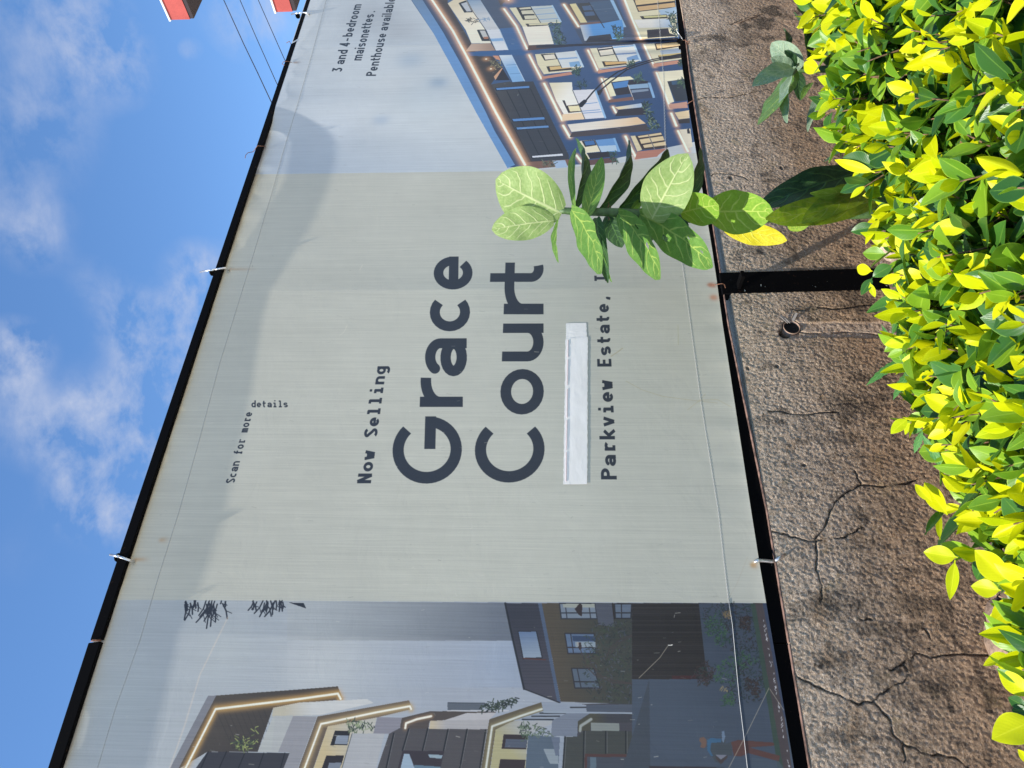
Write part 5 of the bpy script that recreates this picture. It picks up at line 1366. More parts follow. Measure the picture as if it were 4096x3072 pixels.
for y0_, y1_ in ((1360, 1430), (1438, 1540), (1556, 1670), (1680, 1800), (1808, 1925)):
    x0_ = 2272 - (y0_ - 1360) * .014; x1_ = 2272 - (y1_ - 1360) * .014
    mb.tube([on_banner(x0_, y0_, .0026), on_banner(x1_, y1_, .0026)], .0009, 4)
o = child('pink_line', mb.mesh('pink_line'), M_PINK, hoard); o['kind'] = 'stuff'
# loose thread along the lower seam, at the left
mb = MB()
pts = [on_banner(x, y, .001) for x, y in ((2914, 2398), (2930, 2500), (2941, 2620), (2958, 2800), (2975, 2940), (2990, 3072), (3010, 3250))]
mb.tube(pts, .0007, 5)
child('loose_thread', mb.mesh('loose_thread', True), M_THREAD, hoard)
# stitches of both seams, raised
def stitches(tab, y0_, y1_, step, amp):
    mb = MB(); y = y1_
    while y < y0_:
        x = interp([(b, a) for a, b in tab], y)
        xa_ = interp([(b, a) for a, b in tab], y + step * .75)
        mb.tube([on_banner(x + amp, y, .0002), on_banner((x + xa_) / 2, y + step*.35, .0006), on_banner(xa_ - amp, y + step * .75, .0002)], .0006, 4)
        y += step
    return mb
child('upper_seam', stitches(SEAM_T, 3300, -100, 14, 2.0).mesh('upper_seam'), simple('seam_thread', (.42, .44, .43), .7), hoard)['kind'] = 'stuff'
child('lower_seam', stitches(SEAM_B, 2400, -100, 13, 1.6).mesh('lower_seam'), simple('seam_thread_2', (.55, .56, .54), .7), hoard)['kind'] = 'stuff'
# torn flap of banner at the lower right
q = [on_banner(2704, 118, .004), on_banner(2727, 150, .02), on_banner(2733, 163, .012), on_banner(2722, 160, .004)]
mb = MB(); mb.add(q, [(0, 1, 2, 3)]); child('torn_flap', mb.mesh('flap'), M_BACK, hoard)

# ------------------------------------------------------------------ far building and power lines
M_RED = simple('red_plaster', (.42, .072, .055), .8, 0, .08, 2)
M_WHITE = simple('white_trim', (.75, .75, .74), .6)
M_DKSOF = simple('dark_soffit', (.035, .022, .022), .8)
M_CREAM = simple('cream_render', (.62, .55, .42), .8, 0, .06, 3)
M_GLASS = simple('window_glass', (.05, .07, .09), .08)
bx, by = None, 14.0
A = P(776, 77, by); B_ = P(682, 82, by)
zlo, zhi = A.z, P(682, 82, by).z
A2 = P(1186, 46, by); z2lo, z2hi = A2.z, P(1104, 50, by).z
bld = empty('apartment_block', (A.x + 6, by + 2, -.36), 'distant apartment building with red balcony parapets, at the upper right', 'building')
for (x0_, za_, zb_) in ((A.x, zlo, zhi), (A2.x, z2lo, z2hi), (A2.x, z2lo - 4.0, z2hi - 4.0)):
    mb = MB(); X1 = x0_ + 9; Yf = by - 5.5; th = .22
    mb.box((x0_, Yf, za_ + .16), (x0_ + th, by, zb_)); mb.box((x0_ + th, Yf, za_ + .16), (X1, Yf + th, zb_)); mb.box((x0_ + th, by - th, za_ + .16), (x0_ + 1.4, by, zb_))
    child('balcony_parapet', mb.mesh('parapet'), M_RED, bld)
    mb = MB(); mb.box((x0_ + .02, Yf + .02, za_), (X1, by - .02, za_ + .155)); child('balcony_slab', mb.mesh('slab'), M_DKSOF, bld)
    mb = MB(); mb.box((x0_ - .04, Yf - .04, zb_ + .003), (x0_ + th + .04, by + .04, zb_ + .07)); mb.box((x0_ + th + .045, Yf - .04, zb_ + .003), (X1, Yf + th + .04, zb_ + .07)); child('parapet_cap', mb.mesh('cap'), M_WHITE, bld)
mb = MB(); mb.box((A.x + 3.6, by - 5.2, -.36), (A.x + 16, by - .4, zhi + 3.2)); child('block_wall', mb.mesh('block_wall'), M_CREAM, bld)
for fl in range(4):
    for k in range(3):
        z0_ = zhi + .2 - fl * 3.9 - 2.0
        mb = MB(); mb.box((A.x + 4.8 + k * 3.6, by - 5.26, z0_), (A.x + 6.8 + k * 3.6, by - 5.203, z0_ + 1.5)); child('window', mb.mesh('window'), M_GLASS, bld)
M_CABLE = simple('cable', (.02, .02, .03), .6)
for i_, pts_ in enumerate(([(700, -420), (895, 0), (975, 176), (1030, 290), (1079, 395), (1200, 640), (1400, 1000)], [(770, -430), (960, 0), (1024, 148), (1104, 327), (1240, 600), (1420, 940)], [(860, -420), (1033, 0), (1085, 118), (1135, 231), (1260, 480), (1450, 820)])):
    mb = MB(); mb.tube([P(x, y, 9.0 + .1 * i_) for x, y in pts_], .013 if i_ == 0 else .011, 6)
    o = link('power_cable', mb.mesh('cable', True), M_CABLE)
    tag(o, ('thin dark power cable in the sky, the one nearest the red parapet', 'middle one of the three thin power cables behind the hoarding', 'power cable closest to the lower red parapet, third from the upper parapet')[i_], 'cable', 'power cables in the sky')
# ------------------------------------------------------------------ leaves
def leaf_grid(nu, nv, wfun, fold=.25, curl=.0, cup=0.0, wave=0.0, tipup=0.0):
    "unit leaf along +X, width along Y, face +Z; length 1"
    vs, uv = [], []
    for i in range(nu + 1):
        u = i / nu
        w = wfun(u)
        for j in range(nv + 1):
            s = j / nv * 2 - 1
            y = s * w
            z = fold * abs(y) + curl * (u * u) + cup * (s * s) * w + wave * math.sin(u * 9 + s * 2) * abs(s) * w + tipup * max(0, u - .7) ** 2 * 4
            vs.append((u, y, z)); uv.append((u, j / nv))
    fs = []
    for i in range(nu):
        for j in range(nv):
            a = i * (nv + 1) + j
            fs.append((a, a + nv + 1, a + nv + 2, a + 1))
    return vs, fs, uv
def mesh_leaf(name, vs, fs, uv, m):
    me = bpy.data.meshes.new(name)
    me.from_pydata(vs, [], fs)
    l = me.uv_layers.new(name='UVMap')
    for p in me.polygons:
        for li in p.loop_indices:
            l.data[li].uv = uv[me.loops[li].vertex_index]
    me.polygons.foreach_set('use_smooth', [True] * len(fs))
    me.materials.append(m)
    me.update()
    return me
def w_ficus(k):
    def f(u):
        if u < .07: return .012
        t = (u - .07) / .93
        return max(.004, k * (math.sin(math.pi * t ** .86) ** .82))
    return f
def w_broad(k):
    def f(u):
        return max(.006, k * (math.sin(math.pi * min(1, .045 + .955 * u) ** .98) ** .62))
    return f
HL = {'young': [], 'mid': [], 'old': [], 'dry': []}
for key, m_, specs in (('young', M_YOUNG, [(.23, .5, .10), (.27, .35, -.06), (.19, .8, .15), (.26, .2, .05)]),
                       ('mid', M_MIDL, [(.24, .4, -.10), (.27, .3, .08), (.21, .6, -.16), (.25, .2, .0)]),
                       ('dry', M_DRYL, [(.22, .6, -.3), (.20, .9, .3)]),
                       ('old', M_OLD, [(.24, .3, -.18), (.27, .2, -.08), (.20, .5, -.24), (.25, .1, .06)])):
    for k_, fo, cu in specs:
        vs, fs, uv = leaf_grid(9, 4, w_ficus(k_), fo, cu, wave=.10)
        HL[key].append(mesh_leaf('leaf_' + key, vs, fs, uv, m_))

def basis(d, nrm):
    "matrix whose X is d and whose Z is near nrm"
    d = d.normalized()
    y = nrm.cross(d)
    if y.length < 1e-4: y = d.orthogonal()
    y.normalize(); z = d.cross(y)
    return Matrix(((d.x, y.x, z.x, 0), (d.y, y.y, z.y, 0), (d.z, y.z, z.z, 0), (0, 0, 0, 1)))
def rndv(a): return Vector((random.gauss(0, a), random.gauss(0, a), random.gauss(0, a)))

class Shrub:
    def __init__(s, loc, label):
        s.root = empty('hedge_shrub', loc, label, 'shrub', 'clipped hedge shrubs with yellow tips in front of the wall')
        s.leaf = []; s.tw = MB()
    def add_leaf(s, pos, d, nrm, L, kind):
        s.leaf.append((pos, d, nrm, L, kind))
    def finish(s):
        # the 300 that show largest stay single leaves
        def size(q):
            p = q[0] + q[1].normalized() * q[3] * .5 - CAM
            z = p.dot(FW)
            if z < .2: return 0
            u, v = p.dot(RT) / z, -p.dot(UP) / z
            if abs(u) > .58 or abs(v) > .75: return q[3] / z * .05
            return q[3] / z * (1 + max(0, q[0].z - .38) * 4)
        s.leaf.sort(key=size, reverse=True)
        for i, (pos, d, nrm, L, kind) in enumerate(s.leaf[:296]):
            me = random.choice(HL[kind])
            o = bpy.data.objects.new('leaf', me)
            COL.objects.link(o); o.parent = s.root
            o.matrix_parent_inverse = Matrix.Translation(-s.root.location)
            o.matrix_basis = Matrix.Translation(pos) @ basis(d, nrm) @ Matrix.Scale(L, 4)
        rest = s.leaf[296:]
        if rest:
            for kind in ('young', 'mid', 'old', 'dry'):
                V, F, U = [], [], []
                for (pos, d, nrm, L, kd) in rest:
                    if kd != kind: continue
                    k_ = random.choice((.22, .25, .24))
                    vs, fs, uv = leaf_grid(5, 2, w_ficus(k_), .35, random.uniform(-.2, .12))
                    mt = Matrix.Translation(pos) @ basis(d, nrm) @ Matrix.Scale(L, 4)
                    b = len(V); V += [mt @ Vector(v) for v in vs]; F += [tuple(q + b for q in f) for f in fs]; U += uv
                if V:
                    me = mesh_leaf('foliage', V, F, U, {'young': M_YOUNG, 'mid': M_MIDL, 'old': M_OLD, 'dry': M_DRYL}[kind])
                    child('foliage', me, None, s.root)['kind'] = 'stuff'
        if s.tw.v: child('branches', s.tw.mesh('branches', True), M_TWIG, s.root)
UPV = Vector((0, 0, 1))
def shoot(sh, base, direc, ln, n, lf=.060, young=3, leafy=True):
    "a leafy shoot: alternate leaves, old below and young at the tip"
    direc = direc.normalized()
    bend = rndv(.25)
    pts = [base + direc * ln * t + bend * ln * t * t * .3 for t in (0, .35, .7, 1.0)]
    sh.tw.tube(pts, [.0026, .0021, .0015, .0010], 5)
    az = random.uniform(0, 6.28)
    for i in range(n):
        t = .12 + .88 * (i + .5) / n
        k = t * 3; a = min(2, int(k)); p = pts[a].lerp(pts[a + 1], k - a)
        ax_ = (pts[a + 1] - pts[a]).normalized()
        az += 2.3 + random.uniform(-.35, .35)
        o1 = ax_.orthogonal().normalized(); o2 = ax_.cross(o1)
        side = o1 * math.cos(az) + o2 * math.sin(az)
        top = i >= n - young
        spread = random.uniform(.35, .75) if top else random.uniform(.8, 1.35)
        d = ax_ * math.cos(spread) + side * math.sin(spread)
        nrm = (ax_ * 1.0 - side * .3 + UPV * .6 + rndv(.42))
        L = lf * random.uniform(.85, 1.25) * (1 - .32 * (i == n - 1)) * (.80 if top else 1.0)
        kind = 'young' if top else ('mid' if i >= n - young - 3 and random.random() < .52 else 'old')
        if top and random.random() < .25: kind = 'mid'
        if random.random() < .003: kind = 'dry'; L *= .7
        sh.add_leaf(p, d, nrm, L, kind)

# ---- hedge: a row parallel to the wall, its top about half a metre above the soil
BACK_Y, TOPZ = -.90, .545
def hedge_top(X, p):           # p: distance from the camera's plane, 2-|y|
    z = TOPZ + .03 * max(0, (1.0 - X)) + .018 * math.sin(X * 9.0 + 1) + .012 * math.sin(X * 23 + p * 9)
    z -= .10 * math.exp(-((X - 1.62) / .06) ** 2) * max(0, (p - .8)) / .3
    return z
names = ['leftmost big hedge shrub, ragged, beside the patch of bare broken soil', 'hedge shrub below the long wall crack, second from the bare soil', 'hedge shrub with the thistle like weed at its back edge', 'hedge shrub right in front of the black steel post',
         'hedge shrub half covering the pale pink stone', 'hedge shrub around the foot of the tall broad leaved plant', 'bushy hedge shrub between the tall plant and the small greyish plant', 'tallest hedge shrub at the far right, beside the small greyish plant']
edges = [.235, .47, .68, .90, 1.12, 1.36, 1.60, 1.84, 2.60]
shrubs = []
for i in range(8):
    xc_ = (edges[i] + edges[i+1]) / 2
    sh = Shrub(Vector((xc_, -1.15, 0)), names[i])
    for k in range(3):
        b = Vector((xc_ + random.uniform(-.05, .05), -1.15 + random.uniform(-.08, .08), -.02))
        for q in range(6):
            e = Vector((random.uniform(edges[i], edges[i+1]), random.uniform(-1.5, BACK_Y - .06), random.uniform(.28, .40)))
            sh.tw.tube([b, b.lerp(e, .5) + rndv(.02) + Vector((0, 0, .04)), e], [.007, .005, .003], 6)
    wX = edges[i+1] - edges[i]
    dens = 700 if i < 7 else 300
    n_s = int(wX * .58 * dens)
    for k in range(n_s):
        X = random.uniform(edges[i] - .02, edges[i+1] + .02)
        ylo = -1.50 if random.random() < .25 or X > 1.2 else (-1.18 if X < .55 else (-1.28 if X < .85 else -1.38))
        y = random.uniform(ylo, BACK_Y)
        p_ = 2 + y
        zt_ = hedge_top(X, p_)
        edge_b = max(0, (y - (BACK_Y - .10)) / .10)
        edge_l = max(0, (edges[0] + .10 - X) / .10) if i == 0 else 0
        ln = random.uniform(.07, .13)
        tilt = Vector((random.gauss(0, .35) - edge_l * .5, random.gauss(0, .35) + edge_b * .7, 1.0))
        zb_ = zt_ - ln - random.uniform(.0, .07) - edge_l * .02 - edge_b * .03
        shoot(sh, Vector((X, y, zb_)), tilt, ln, random.randint(6, 8), lf=random.uniform(.050, .078), young=random.choice((1, 2, 3, 4) if p_ > .93 - .12 * (X < 1) else (1, 1, 2, 3)))
    # older leaves deeper inside, towards the ground
    for k in range(int(wX * 2600) if i < 7 else 700):
        X = random.uniform(edges[i] - .02, edges[i+1] + .02); y = random.uniform(-1.30 if X < 1 else -1.5, BACK_Y + .05)
        pos = Vector((X, y, random.uniform(.06, .44)))
        d = Vector((random.gauss(0, 1), random.gauss(0, 1) + (.8 if y > BACK_Y - .08 else 0), random.gauss(.1, .6)))
        sh.add_leaf(pos, d, UPV + rndv(.4), random.uniform(.045, .060), 'old' if random.random() < .85 else 'mid')
    # shoots on the wall side of the hedge
    for k in range(int(wX * 90) if i < 7 else 20):
        X = random.uniform(edges[i], edges[i+1]); z = random.uniform(.22, .42)
        shoot(sh, Vector((X, BACK_Y - .02, z)), Vector((random.gauss(0, .4), .9, .7)), random.uniform(.05, .09), 6, lf=.05, young=2)
    shrubs.append(sh)
def shrub_for(X):
    for i in range(8):
        if X < edges[i+1]: return shrubs[i]
    return shrubs[-1]
# conspicuous leaves of the photograph: base, tip, half width (photo px), kind
LV = [((3750, 1130), (3612, 1185), 38, 'young'), ((3739, 1450), (3607, 1440), 37, 'young'), ((3905, 1132), (3776, 1222), 32, 'young'), ((3850, 1655), (3690, 1580), 36, 'young'), ((3940, 1908), (3760, 1812), 42, 'young'), ((4096, 1690), (3905, 1745), 36, 'young'),
      ((3632, 1672), (3563, 1735), 24, 'young'), ((3790, 2060), (3690, 1925), 34, 'young'), ((3730, 2010), (3652, 1932), 18, 'young'), ((3832, 2230), (3694, 2208), 36, 'young'), ((4050, 2335), (3898, 2200), 50, 'young'), ((4005, 2362), (3884, 2345), 36, 'young'), ((4090, 2400), (3965, 2490), 42, 'young'),
      ((3820, 2240), (3802, 2400), 22, 'young'), ((4050, 2480), (3942, 2545), 34, 'mid'), ((3548, 205), (3470, 132), 38, 'young'), ((4086, 508), (3976, 385), 50, 'young'), ((3885, 905), (3725, 910), 34, 'young'), ((3900, 110), (3822, 15), 44, 'young'), ((3468, 160), (3412, 92), 26, 'young'),
      ((3510, 560), (3455, 400), 44, 'young'), ((3430, 465), (3370, 400), 30, 'young'), ((3350, 345), (3316, 430), 20, 'young'), ((3330, 365), (3318, 432), 16, 'young'), ((3280, 285), (3213, 252), 26, 'young'), ((3262, 20), (3192, 120), 18, 'young'), ((3250, 5), (3170, -8), 20, 'young'), ((3345, 200), (3312, 160), 24, 'young'),
      ((3340, 40), (3308, 145), 36, 'young'), ((3420, 240), (3350, 160), 30, 'young'), ((3620, 590), (3595, 500), 30, 'young'), ((3750, 640), (3692, 500), 32, 'young'), ((4080, 705), (3924, 690), 40, 'old'), ((3900, 880), (3770, 790), 40, 'mid'), ((3620, 665), (3565, 590), 30, 'mid'), ((3500, 660), (3370, 630), 38, 'old'),
      ((3500, 690), (3330, 640), 20, 'young'), ((3500, 905), (3402, 925), 24, 'old'), ((3520, 870), (3460, 975), 16, 'young'), ((3560, 900), (3700, 960), 34, 'mid'), ((3545, 1015), (3448, 1012), 26, 'mid'), ((3490, 1085), (3420, 1070), 22, 'young'), ((3490, 1110), (3444, 1180), 18, 'old'), ((3480, 1130), (3500, 1190), 12, 'young'),
      ((3570, 1060), (3490, 1105), 26, 'old'), ((3660, 1060), (3570, 1150), 22, 'old'), ((3640, 1270), (3532, 1262), 30, 'mid'), ((3560, 1180), (3610, 1240), 24, 'mid'), ((4010, 2000), (3870, 2030), 34, 'mid'), ((3700, 2140), (3780, 2010), 18, 'old'), ((3760, 2160), (3756, 2045), 14, 'young'), ((3985, 2150), (3925, 2060), 34, 'mid')]
for b_, t_, hw, kind in LV:
    pt = PZ(b_[0], b_[1], .50)
    Yp = min(max(pt.y, -1.45), BACK_Y + .02)
    B3, T3 = P(b_[0], b_[1], Yp - .01), P(t_[0], t_[1], Yp + .012)
    L = (T3 - B3).length; view = (CAM - B3).normalized()
    sh = shrub_for(B3.x)
    dep = (B3 - CAM).dot(FW)
    ratio = (hw * dep / FOC) / L
    vs, fs, uv = leaf_grid(12, 6, w_ficus(min(.34, ratio * 1.05)), random.uniform(.12, .35), random.uniform(-.10, .05), wave=.06, tipup=random.uniform(-.15, .15))
    me = mesh_leaf('leaf_' + kind, vs, fs, uv, {'young': M_YOUNG, 'mid': M_MIDL, 'old': M_OLD}[kind])
    o = bpy.data.objects.new('leaf', me); COL.objects.link(o); o.parent = sh.root
    o.matrix_parent_inverse = Matrix.Translation(-sh.root.location)
    o.matrix_basis = Matrix.Translation(B3) @ basis(T3 - B3, view + UPV * .55 + rndv(.12)) @ Matrix.Scale(L, 4)
for sh in shrubs:
    sh.leaf = sh.leaf; sh.finish()

# ---- the small clump left of the bare soil
sc_ = Shrub(Vector((.08, -.98, 0)), 'small separate shrub at the far left corner, only a few bright yellow leaves')
for k in range(34):
    X = random.uniform(-.30, .20); y = random.uniform(-1.35, -.93)
    ln = random.uniform(.06, .11)
    shoot(sc_, Vector((X, y, .36 - ln + random.uniform(-.06, .01))), Vector((random.gauss(0, .4), random.gauss(0, .3), 1)), ln, 7, lf=.062)
for b_, t_, hw, kind in [((4130, 2790), (3990, 2680), 38, 'young'), ((4110, 2740), (3984, 2675), 18, 'mid'), ((4140, 2880), (3968, 2955), 58, 'young'), ((4110, 2830), (4030, 2790), 34, 'old'), ((4130, 3060), (4068, 2996), 16, 'young'), ((4140, 3000), (4105, 2960), 30, 'old'), ((4120, 2845), (4045, 2842), 26, 'old')]:
    B3, T3 = P(b_[0], b_[1], -1.0), P(t_[0], t_[1], -.985)
    L = (T3 - B3).length; dep = (B3 - CAM).dot(FW)
    vs, fs, uv = leaf_grid(12, 6, w_ficus(min(.34, (hw * dep / FOC) / L * 1.05)), .22, -.05, wave=.06)
    me = mesh_leaf('leaf_' + kind, vs, fs, uv, {'young': M_YOUNG, 'mid': M_MIDL, 'old': M_OLD}[kind])
    o = bpy.data.objects.new('leaf', me); COL.objects.link(o); o.parent = sc_.root
    o.matrix_parent_inverse = Matrix.Translation(-sc_.root.location)
    o.matrix_basis = Matrix.Translation(B3) @ basis(T3 - B3, (CAM - B3).normalized() + UPV * .5) @ Matrix.Scale(L, 4)
for q in range(7):
    b = Vector((-.02, -1.1, -.02)); e = Vector((random.uniform(-.25, .15), random.uniform(-1.25, -.98), .28))
    sc_.tw.tube([b, b.lerp(e, .5) + rndv(.02), e], [.006, .004, .003], 6)
sc_.finish()

# ------------------------------------------------------------------ broad leaved plants
def broad_leaf(root, base, tip, hw, d0, d1, m, roll=0.0, fold=.18, curl=.10, shape=None, wave=.10, label=None, nu=18, nv=10, holes=()):
    B3, T3 = P(base[0], base[1], -d0), P(tip[0], tip[1], -d1)
    ax_ = T3 - B3; L = ax_.length
    mid = (B3 + T3) / 2; view = (CAM - mid).normalized()
    dep = (mid - CAM).dot(FW)
    ratio = (hw * dep / FOC) / L
    rot = Matrix.Rotation(R(roll), 4, ax_.normalized())
    nrm = (rot @ view + Vector((-.25, 0, .42)) * (-.8 if m is M_BL_SHADED else 1.0)).normalized()
    ratio = ratio / max(.35, math.cos(R(roll)))
    vs, fs, uv = leaf_grid(nu, nv, w_broad(ratio), fold, 0, wave=wave)
    tw_ = random.uniform(-.22, .22); dr_ = random.uniform(.0, .035)
    vs = [(x, y * math.cos(tw_ * x) , z + curl * (x - x * x) * 4 - dr_ * x ** 3 + y * math.sin(tw_ * x) + .006 * math.sin(x * 21 + y * 9)) for x, y, z in vs]
    if holes:
        keep = []
        for f in fs:
            cu = sum(uv[i][0] for i in f) / 4; cv = sum(uv[i][1] for i in f) / 4
            if not any((cu - a) ** 2 + (cv - b) ** 2 < r * r for a, b, r in holes): keep.append(f)
        fs = keep
    me = mesh_leaf('broad_leaf', vs, fs, uv, m)
    o = bpy.data.objects.new('leaf', me); COL.objects.link(o); o.parent = root
    o.matrix_parent_inverse = Matrix.Translation(-root.location)
    o.matrix_basis = Matrix.Translation(B3) @ basis(ax_, nrm) @ Matrix.Scale(L, 4)
    if label: o['label'] = label
    return o
base = P(3520, 850, -.42)
tall = empty('tall_plant', Vector((base.x, base.y, 0)), 'tall upright plant with big broad veined leaves, rising in front of the banner', 'plant')
stem_px = [(2236, 842, .42), (2262, 843, .42), (2292, 846, .42), (2400, 848, .41), (2500, 851, .41), (2600, 858, .40), (2700, 868, .40), (2800, 876, .40), (2900, 878, .40), (3050, 872, .41), (3250, 862, .42), (3480, 852, .43), (3900, 850, .44)]
mb = MB(); mb.tube([P(x, y, -d) for x, y, d in stem_px], [.0105, .010, .0115, .0125, .013, .0135, .014, .014, .0145, .015, .015, .016, .016], 12)
child('stem', mb.mesh('stem', True), M_STEM, tall)
mb = MB()
for (x, y, a) in ((2430, 835, -28), (2438, 838, -16), (2545, 846, -6), (2432, 868, 14)):
    p = P(x, y, -.41); mb.tube([p, P(x + 6, y + a * .6, -.415), P(x + 2, y + a, -.42)], [.002, .0015, .0006], 5)
child('bract', mb.mesh('bract', True), M_TWIG, tall)
G_, PA, DKL, LI, YE, OL = M_BL_GREEN, M_BL_PALE, M_BL_SHADED, M_BL_LIME, M_BL_YEL, M_BL_OLD
BL = [  # base, tip, half width, depth at base and tip, material, roll, fold, curl
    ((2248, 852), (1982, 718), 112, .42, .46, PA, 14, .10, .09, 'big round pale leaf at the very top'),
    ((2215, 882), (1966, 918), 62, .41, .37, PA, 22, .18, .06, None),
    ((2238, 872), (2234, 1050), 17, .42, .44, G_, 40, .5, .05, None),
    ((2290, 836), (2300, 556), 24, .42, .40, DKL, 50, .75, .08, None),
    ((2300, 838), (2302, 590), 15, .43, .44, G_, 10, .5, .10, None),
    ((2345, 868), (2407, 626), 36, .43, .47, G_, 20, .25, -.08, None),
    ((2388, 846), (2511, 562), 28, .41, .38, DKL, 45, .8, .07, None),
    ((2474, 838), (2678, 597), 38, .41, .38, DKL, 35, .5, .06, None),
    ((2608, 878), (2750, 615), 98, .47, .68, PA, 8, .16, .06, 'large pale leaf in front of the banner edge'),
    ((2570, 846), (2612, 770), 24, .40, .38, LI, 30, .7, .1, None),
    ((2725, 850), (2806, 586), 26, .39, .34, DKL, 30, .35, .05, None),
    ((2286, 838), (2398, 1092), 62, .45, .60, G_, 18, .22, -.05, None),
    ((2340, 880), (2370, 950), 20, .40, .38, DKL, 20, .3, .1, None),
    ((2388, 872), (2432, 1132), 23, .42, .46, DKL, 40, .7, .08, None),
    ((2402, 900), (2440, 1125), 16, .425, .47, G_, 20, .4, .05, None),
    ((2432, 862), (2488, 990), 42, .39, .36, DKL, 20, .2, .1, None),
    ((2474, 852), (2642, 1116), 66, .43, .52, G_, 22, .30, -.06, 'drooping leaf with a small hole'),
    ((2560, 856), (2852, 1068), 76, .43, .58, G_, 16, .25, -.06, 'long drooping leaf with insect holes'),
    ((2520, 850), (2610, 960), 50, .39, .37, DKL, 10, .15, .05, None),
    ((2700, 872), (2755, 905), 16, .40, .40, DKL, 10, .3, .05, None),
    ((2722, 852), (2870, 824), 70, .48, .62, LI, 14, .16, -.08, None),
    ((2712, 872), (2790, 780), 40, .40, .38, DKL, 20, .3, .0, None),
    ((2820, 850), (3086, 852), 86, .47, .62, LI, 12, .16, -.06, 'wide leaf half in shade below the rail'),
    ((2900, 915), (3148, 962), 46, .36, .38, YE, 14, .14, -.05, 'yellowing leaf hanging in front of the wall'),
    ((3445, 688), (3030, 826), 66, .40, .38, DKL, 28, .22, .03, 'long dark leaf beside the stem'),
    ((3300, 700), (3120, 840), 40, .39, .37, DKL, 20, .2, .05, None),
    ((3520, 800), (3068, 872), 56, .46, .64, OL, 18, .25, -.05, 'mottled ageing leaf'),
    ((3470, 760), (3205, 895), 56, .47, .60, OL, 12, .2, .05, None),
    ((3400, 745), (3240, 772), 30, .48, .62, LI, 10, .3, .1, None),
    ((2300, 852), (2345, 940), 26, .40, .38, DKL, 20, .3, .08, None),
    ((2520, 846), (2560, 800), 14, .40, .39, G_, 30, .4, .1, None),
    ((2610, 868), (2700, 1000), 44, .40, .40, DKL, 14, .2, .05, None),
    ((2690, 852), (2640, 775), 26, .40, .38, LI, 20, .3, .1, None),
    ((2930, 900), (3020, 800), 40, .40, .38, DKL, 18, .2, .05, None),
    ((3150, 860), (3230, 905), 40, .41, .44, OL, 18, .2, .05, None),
]
for q in BL:
    hs = ()
    if q[9] and 'small hole' in q[9]: hs = ((.55, .55, .05), (.32, .68, .035))
    if q[9] and 'insect holes' in q[9]: hs = ((.36, .28, .045), (.78, .6, .02), (.6, .62, .02))
    broad_leaf(tall, q[0], q[1], q[2], q[3], q[4], q[5], q[6], q[7], q[8], label=q[9], holes=hs, nu=26 if hs else 18, nv=18 if hs else 10)
low_ = empty('greyish_plant', Vector((P(3300, 260, -.62).x, P(3300, 260, -.62).y, 0)), 'small grey green broad leaved plant rising from the back of the hedge at the right', 'plant')
mb = MB(); mb.tube([P(3150, 275, -.60), P(3180, 274, -.60), P(3230, 280, -.60), P(3330, 275, -.62), P(3700, 280, -.66)], [.007, .009, .010, .011, .012], 10)
child('stem', mb.mesh('stem', True), M_STEM, low_)
GY = M_BL_GREY
for q in [((3175, 275), (3014, 340), 42, .66, .74, GY, 18, .2, .05), ((3165, 285), (3030, 482), 66, .64, .74, M_BL_GREEN, 14, .14, -.05), ((3205, 272), (3085, 172), 46, .62, .66, GY, 14, .2, .06), ((3172, 268), (3084, 232), 24, .66, .70, GY, 20, .25, .03), ((3148, 190), (3134, 112), 16, .60, .60, DKL, 35, .5, .05),
          ((3180, 266), (3140, 200), 20, .64, .66, DKL, 20, .3, .05), ((3196, 262), (3150, 492), 26, .66, .72, GY, 35, .5, .05), ((3190, 290), (3200, 402), 24, .59, .58, DKL, 20, .3, .05), ((3305, 262), (3190, 26), 52, .72, .72, DKL, 22, .25, .05), ((3230, 245), (3178, 48), 26, .74, .74, DKL, 35, .5, .05),
          ((3320, 200), (3260, 80), 44, .73, .73, DKL, 20, .25, .05), ((3318, 350), (3228, 520), 22, .60, .62, GY, 25, .4, .05), ((3310, 230), (3255, 235), 14, .61, .62, M_BL_GREEN, 10, .3, .05), ((3250, 330), (3205, 398), 14, .60, .60, M_BL_GREEN, 20, .3, .05)]:
    broad_leaf(low_, *q[:9])

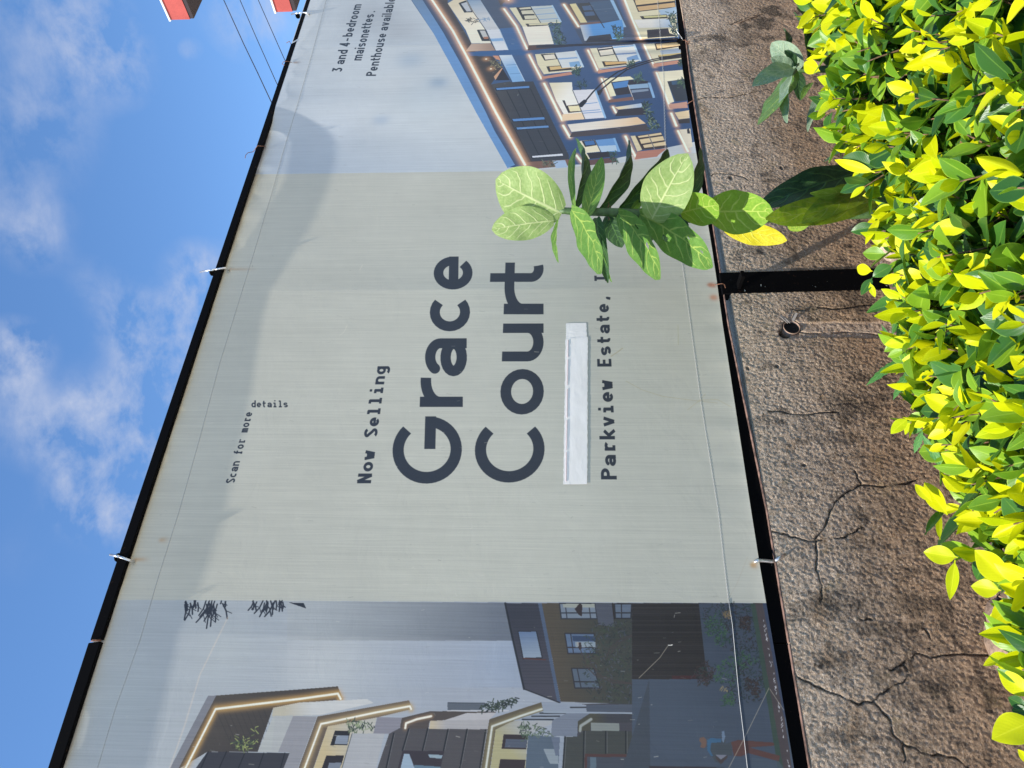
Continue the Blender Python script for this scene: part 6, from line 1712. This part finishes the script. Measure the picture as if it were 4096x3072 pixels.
# thistle like weed behind the hedge
weed = empty('serrated_weed', Vector((P(3625, 1430, -.86).x, -.86, 0)), 'small weed with narrow toothed green leaves at the back edge of the hedge', 'weed')
mb = MB(); mb.tube([P(3604, 1428, -.86), P(3660, 1440, -.87), P(3900, 1450, -.92)], [.0018, .0022, .0025], 6)
child('stem', mb.mesh('stem', True), M_STEM, weed)
M_WEED = broad_leaf_mat('weed_leaf', (.06, .20, .05), (.10, .28, .07), (.20, .42, .10), (.12, .32, .04), tw=.25, rugose=.3)
def w_tooth(k):
    def f(u):
        return max(.004, k * math.sin(math.pi * min(1, u + .02)) ** .8 * (1 + .28 * abs(((u * 6) % 1) - .5) * 2 - .14))
    return f
for b_, t_, hw in [((3606, 1428), (3513, 1290), 10), ((3612, 1420), (3592, 1258), 17), ((3604, 1432), (3468, 1537), 15), ((3640, 1480), (3570, 1594), 16), ((3650, 1500), (3642, 1550), 9), ((3600, 1430), (3560, 1395), 9), ((3690, 1720), (3626, 1725), 14), ((3690, 1725), (3655, 1812), 14), ((3690, 1740), (3790, 1900), 16)]:
    B3, T3 = P(b_[0], b_[1], -.86), P(t_[0], t_[1], -.84); L = (T3 - B3).length; dep = (B3 - CAM).dot(FW)
    vs, fs, uv = leaf_grid(24, 4, w_tooth((hw * dep / FOC) / L), .3, -.1)
    o = bpy.data.objects.new('leaf', mesh_leaf('weed_leaf', vs, fs, uv, M_WEED)); COL.objects.link(o); o.parent = weed
    o.matrix_parent_inverse = Matrix.Translation(-weed.location)
    o.matrix_basis = Matrix.Translation(B3) @ basis(T3 - B3, (CAM - B3).normalized() + UPV * .4 + rndv(.1)) @ Matrix.Scale(L, 4)

# dry moss and twig on the wall at the right
dry = empty('dry_moss', P(3085, 60, -.01), 'dark dry moss and a thin twig clinging to the wall at the far right', 'moss')
mb = MB()
for (cx_, cy_, rx_, ry_, n_) in ((3075, 48, 30, 10, 60), (3055, 98, 30, 16, 90), (3105, 60, 18, 6, 30), (2978, 112, 18, 8, 40), (3070, 160, 24, 7, 40), (3100, 150, 16, 6, 20)):
    for k in range(n_):
        x, y = cx_ + random.gauss(0, rx_ * .5), cy_ + random.gauss(0, ry_ * .6)
        p = P(x, y, -.002); d = Vector((random.gauss(0, 1), -abs(random.gauss(0, .5)), random.gauss(0, 1))).normalized() * random.uniform(.006, .018)
        mb.tube([p, p + d * .6, p + d + rndv(.002)], [.0012, .001, .0004], 4)
child('moss_tuft', mb.mesh('moss'), M_DRY, dry)['kind'] = 'stuff'
mb = MB(); mb.tube([P(2918, 104, -.004), P(2960, 90, -.010), P(3010, 70, -.012), P(3050, 62, -.004)], [.001, .0016, .0018, .001], 5)
child('twig', mb.mesh('twig', True), M_TWIG, dry)

# ------------------------------------------------------------------ stone, broken plaster and litter
def lump(name, c, r, m, seed, label=None, cat=None, parent=None, sub=2):
    rr = random.Random(seed)
    bm = bmesh.new(); bmesh.ops.create_icosphere(bm, subdivisions=sub, radius=1.0)
    ph = [rr.uniform(0, 6) for _ in range(6)]
    for v in bm.verts:
        n = v.co.normalized()
        k = 1 + .10 * math.sin(n.x * 3 + ph[0]) + .10 * math.sin(n.y * 4 + ph[1]) + .08 * math.sin(n.z * 5 + ph[2]) + rr.uniform(-.035, .035)
        q = Vector((abs(n.x) ** .75 * (1 if n.x > 0 else -1), abs(n.y) ** .75 * (1 if n.y > 0 else -1), abs(n.z) ** .75 * (1 if n.z > 0 else -1)))
        v.co = Vector((q.x * r[0], q.y * r[1], q.z * r[2])) * k
    me = bpy.data.meshes.new(name); bm.to_mesh(me); bm.free()
    me.polygons.foreach_set('use_smooth', [sub > 2] * len(me.polygons))
    o = link(name, me, m, parent); o.location = c
    if label: tag(o, label, cat)
    return o
s0 = P(3545, 985, -.30)
lump('stone', Vector((s0.x, s0.y, max(.02, s0.z - .02))), (.05, .035, .04), M_STONE, 3, 'pale pink pitted stone lying between hedge and wall beside the black post', 'stone', sub=3)
q_ = PZ(4045, 2560, .02)
lump('plaster_chunk', Vector((q_.x - .01, -.055, .015)), (.075, .05, .035), M_BROKEN, 8, 'broken flat piece of plaster at the foot of the wall', 'rubble')
lump('plaster_chunk', Vector((P(3968, 2480).x + .0, -.05, .012)), (.035, .03, .028), M_BROKEN, 9, 'small tan lump of broken plaster right of the flat broken piece', 'rubble')
mb = MB()
for k in range(420):
    X = random.uniform(.10, 1.1); y = random.uniform(-.5, -.02)
    p = Vector((X, y, random.uniform(.004, .02))); a = random.uniform(0, 6.28); l = random.uniform(.01, .035)
    d = Vector((math.cos(a), math.sin(a), random.uniform(-.2, .3))) * l
    mb.tube([p, p + d], random.uniform(.0008, .0022), 4)
tag(link('soil_litter', mb.mesh('litter'), M_LITTER), kind='stuff')
mb = MB()
for k in range(900):
    X = random.uniform(-.2, 2.2); y = random.uniform(-.8, -.01); s = random.uniform(.002, .008)
    p = Vector((X, y, s * .4)); v = [p + Vector((random.uniform(-s, s), random.uniform(-s, s), random.uniform(-s*.5, s))) for _ in range(4)]
    mb.add(v, [(0, 1, 2), (0, 2, 3), (0, 3, 1), (1, 3, 2)])
tag(link('soil_gravel', mb.mesh('gravel'), M_KERB), kind='stuff')
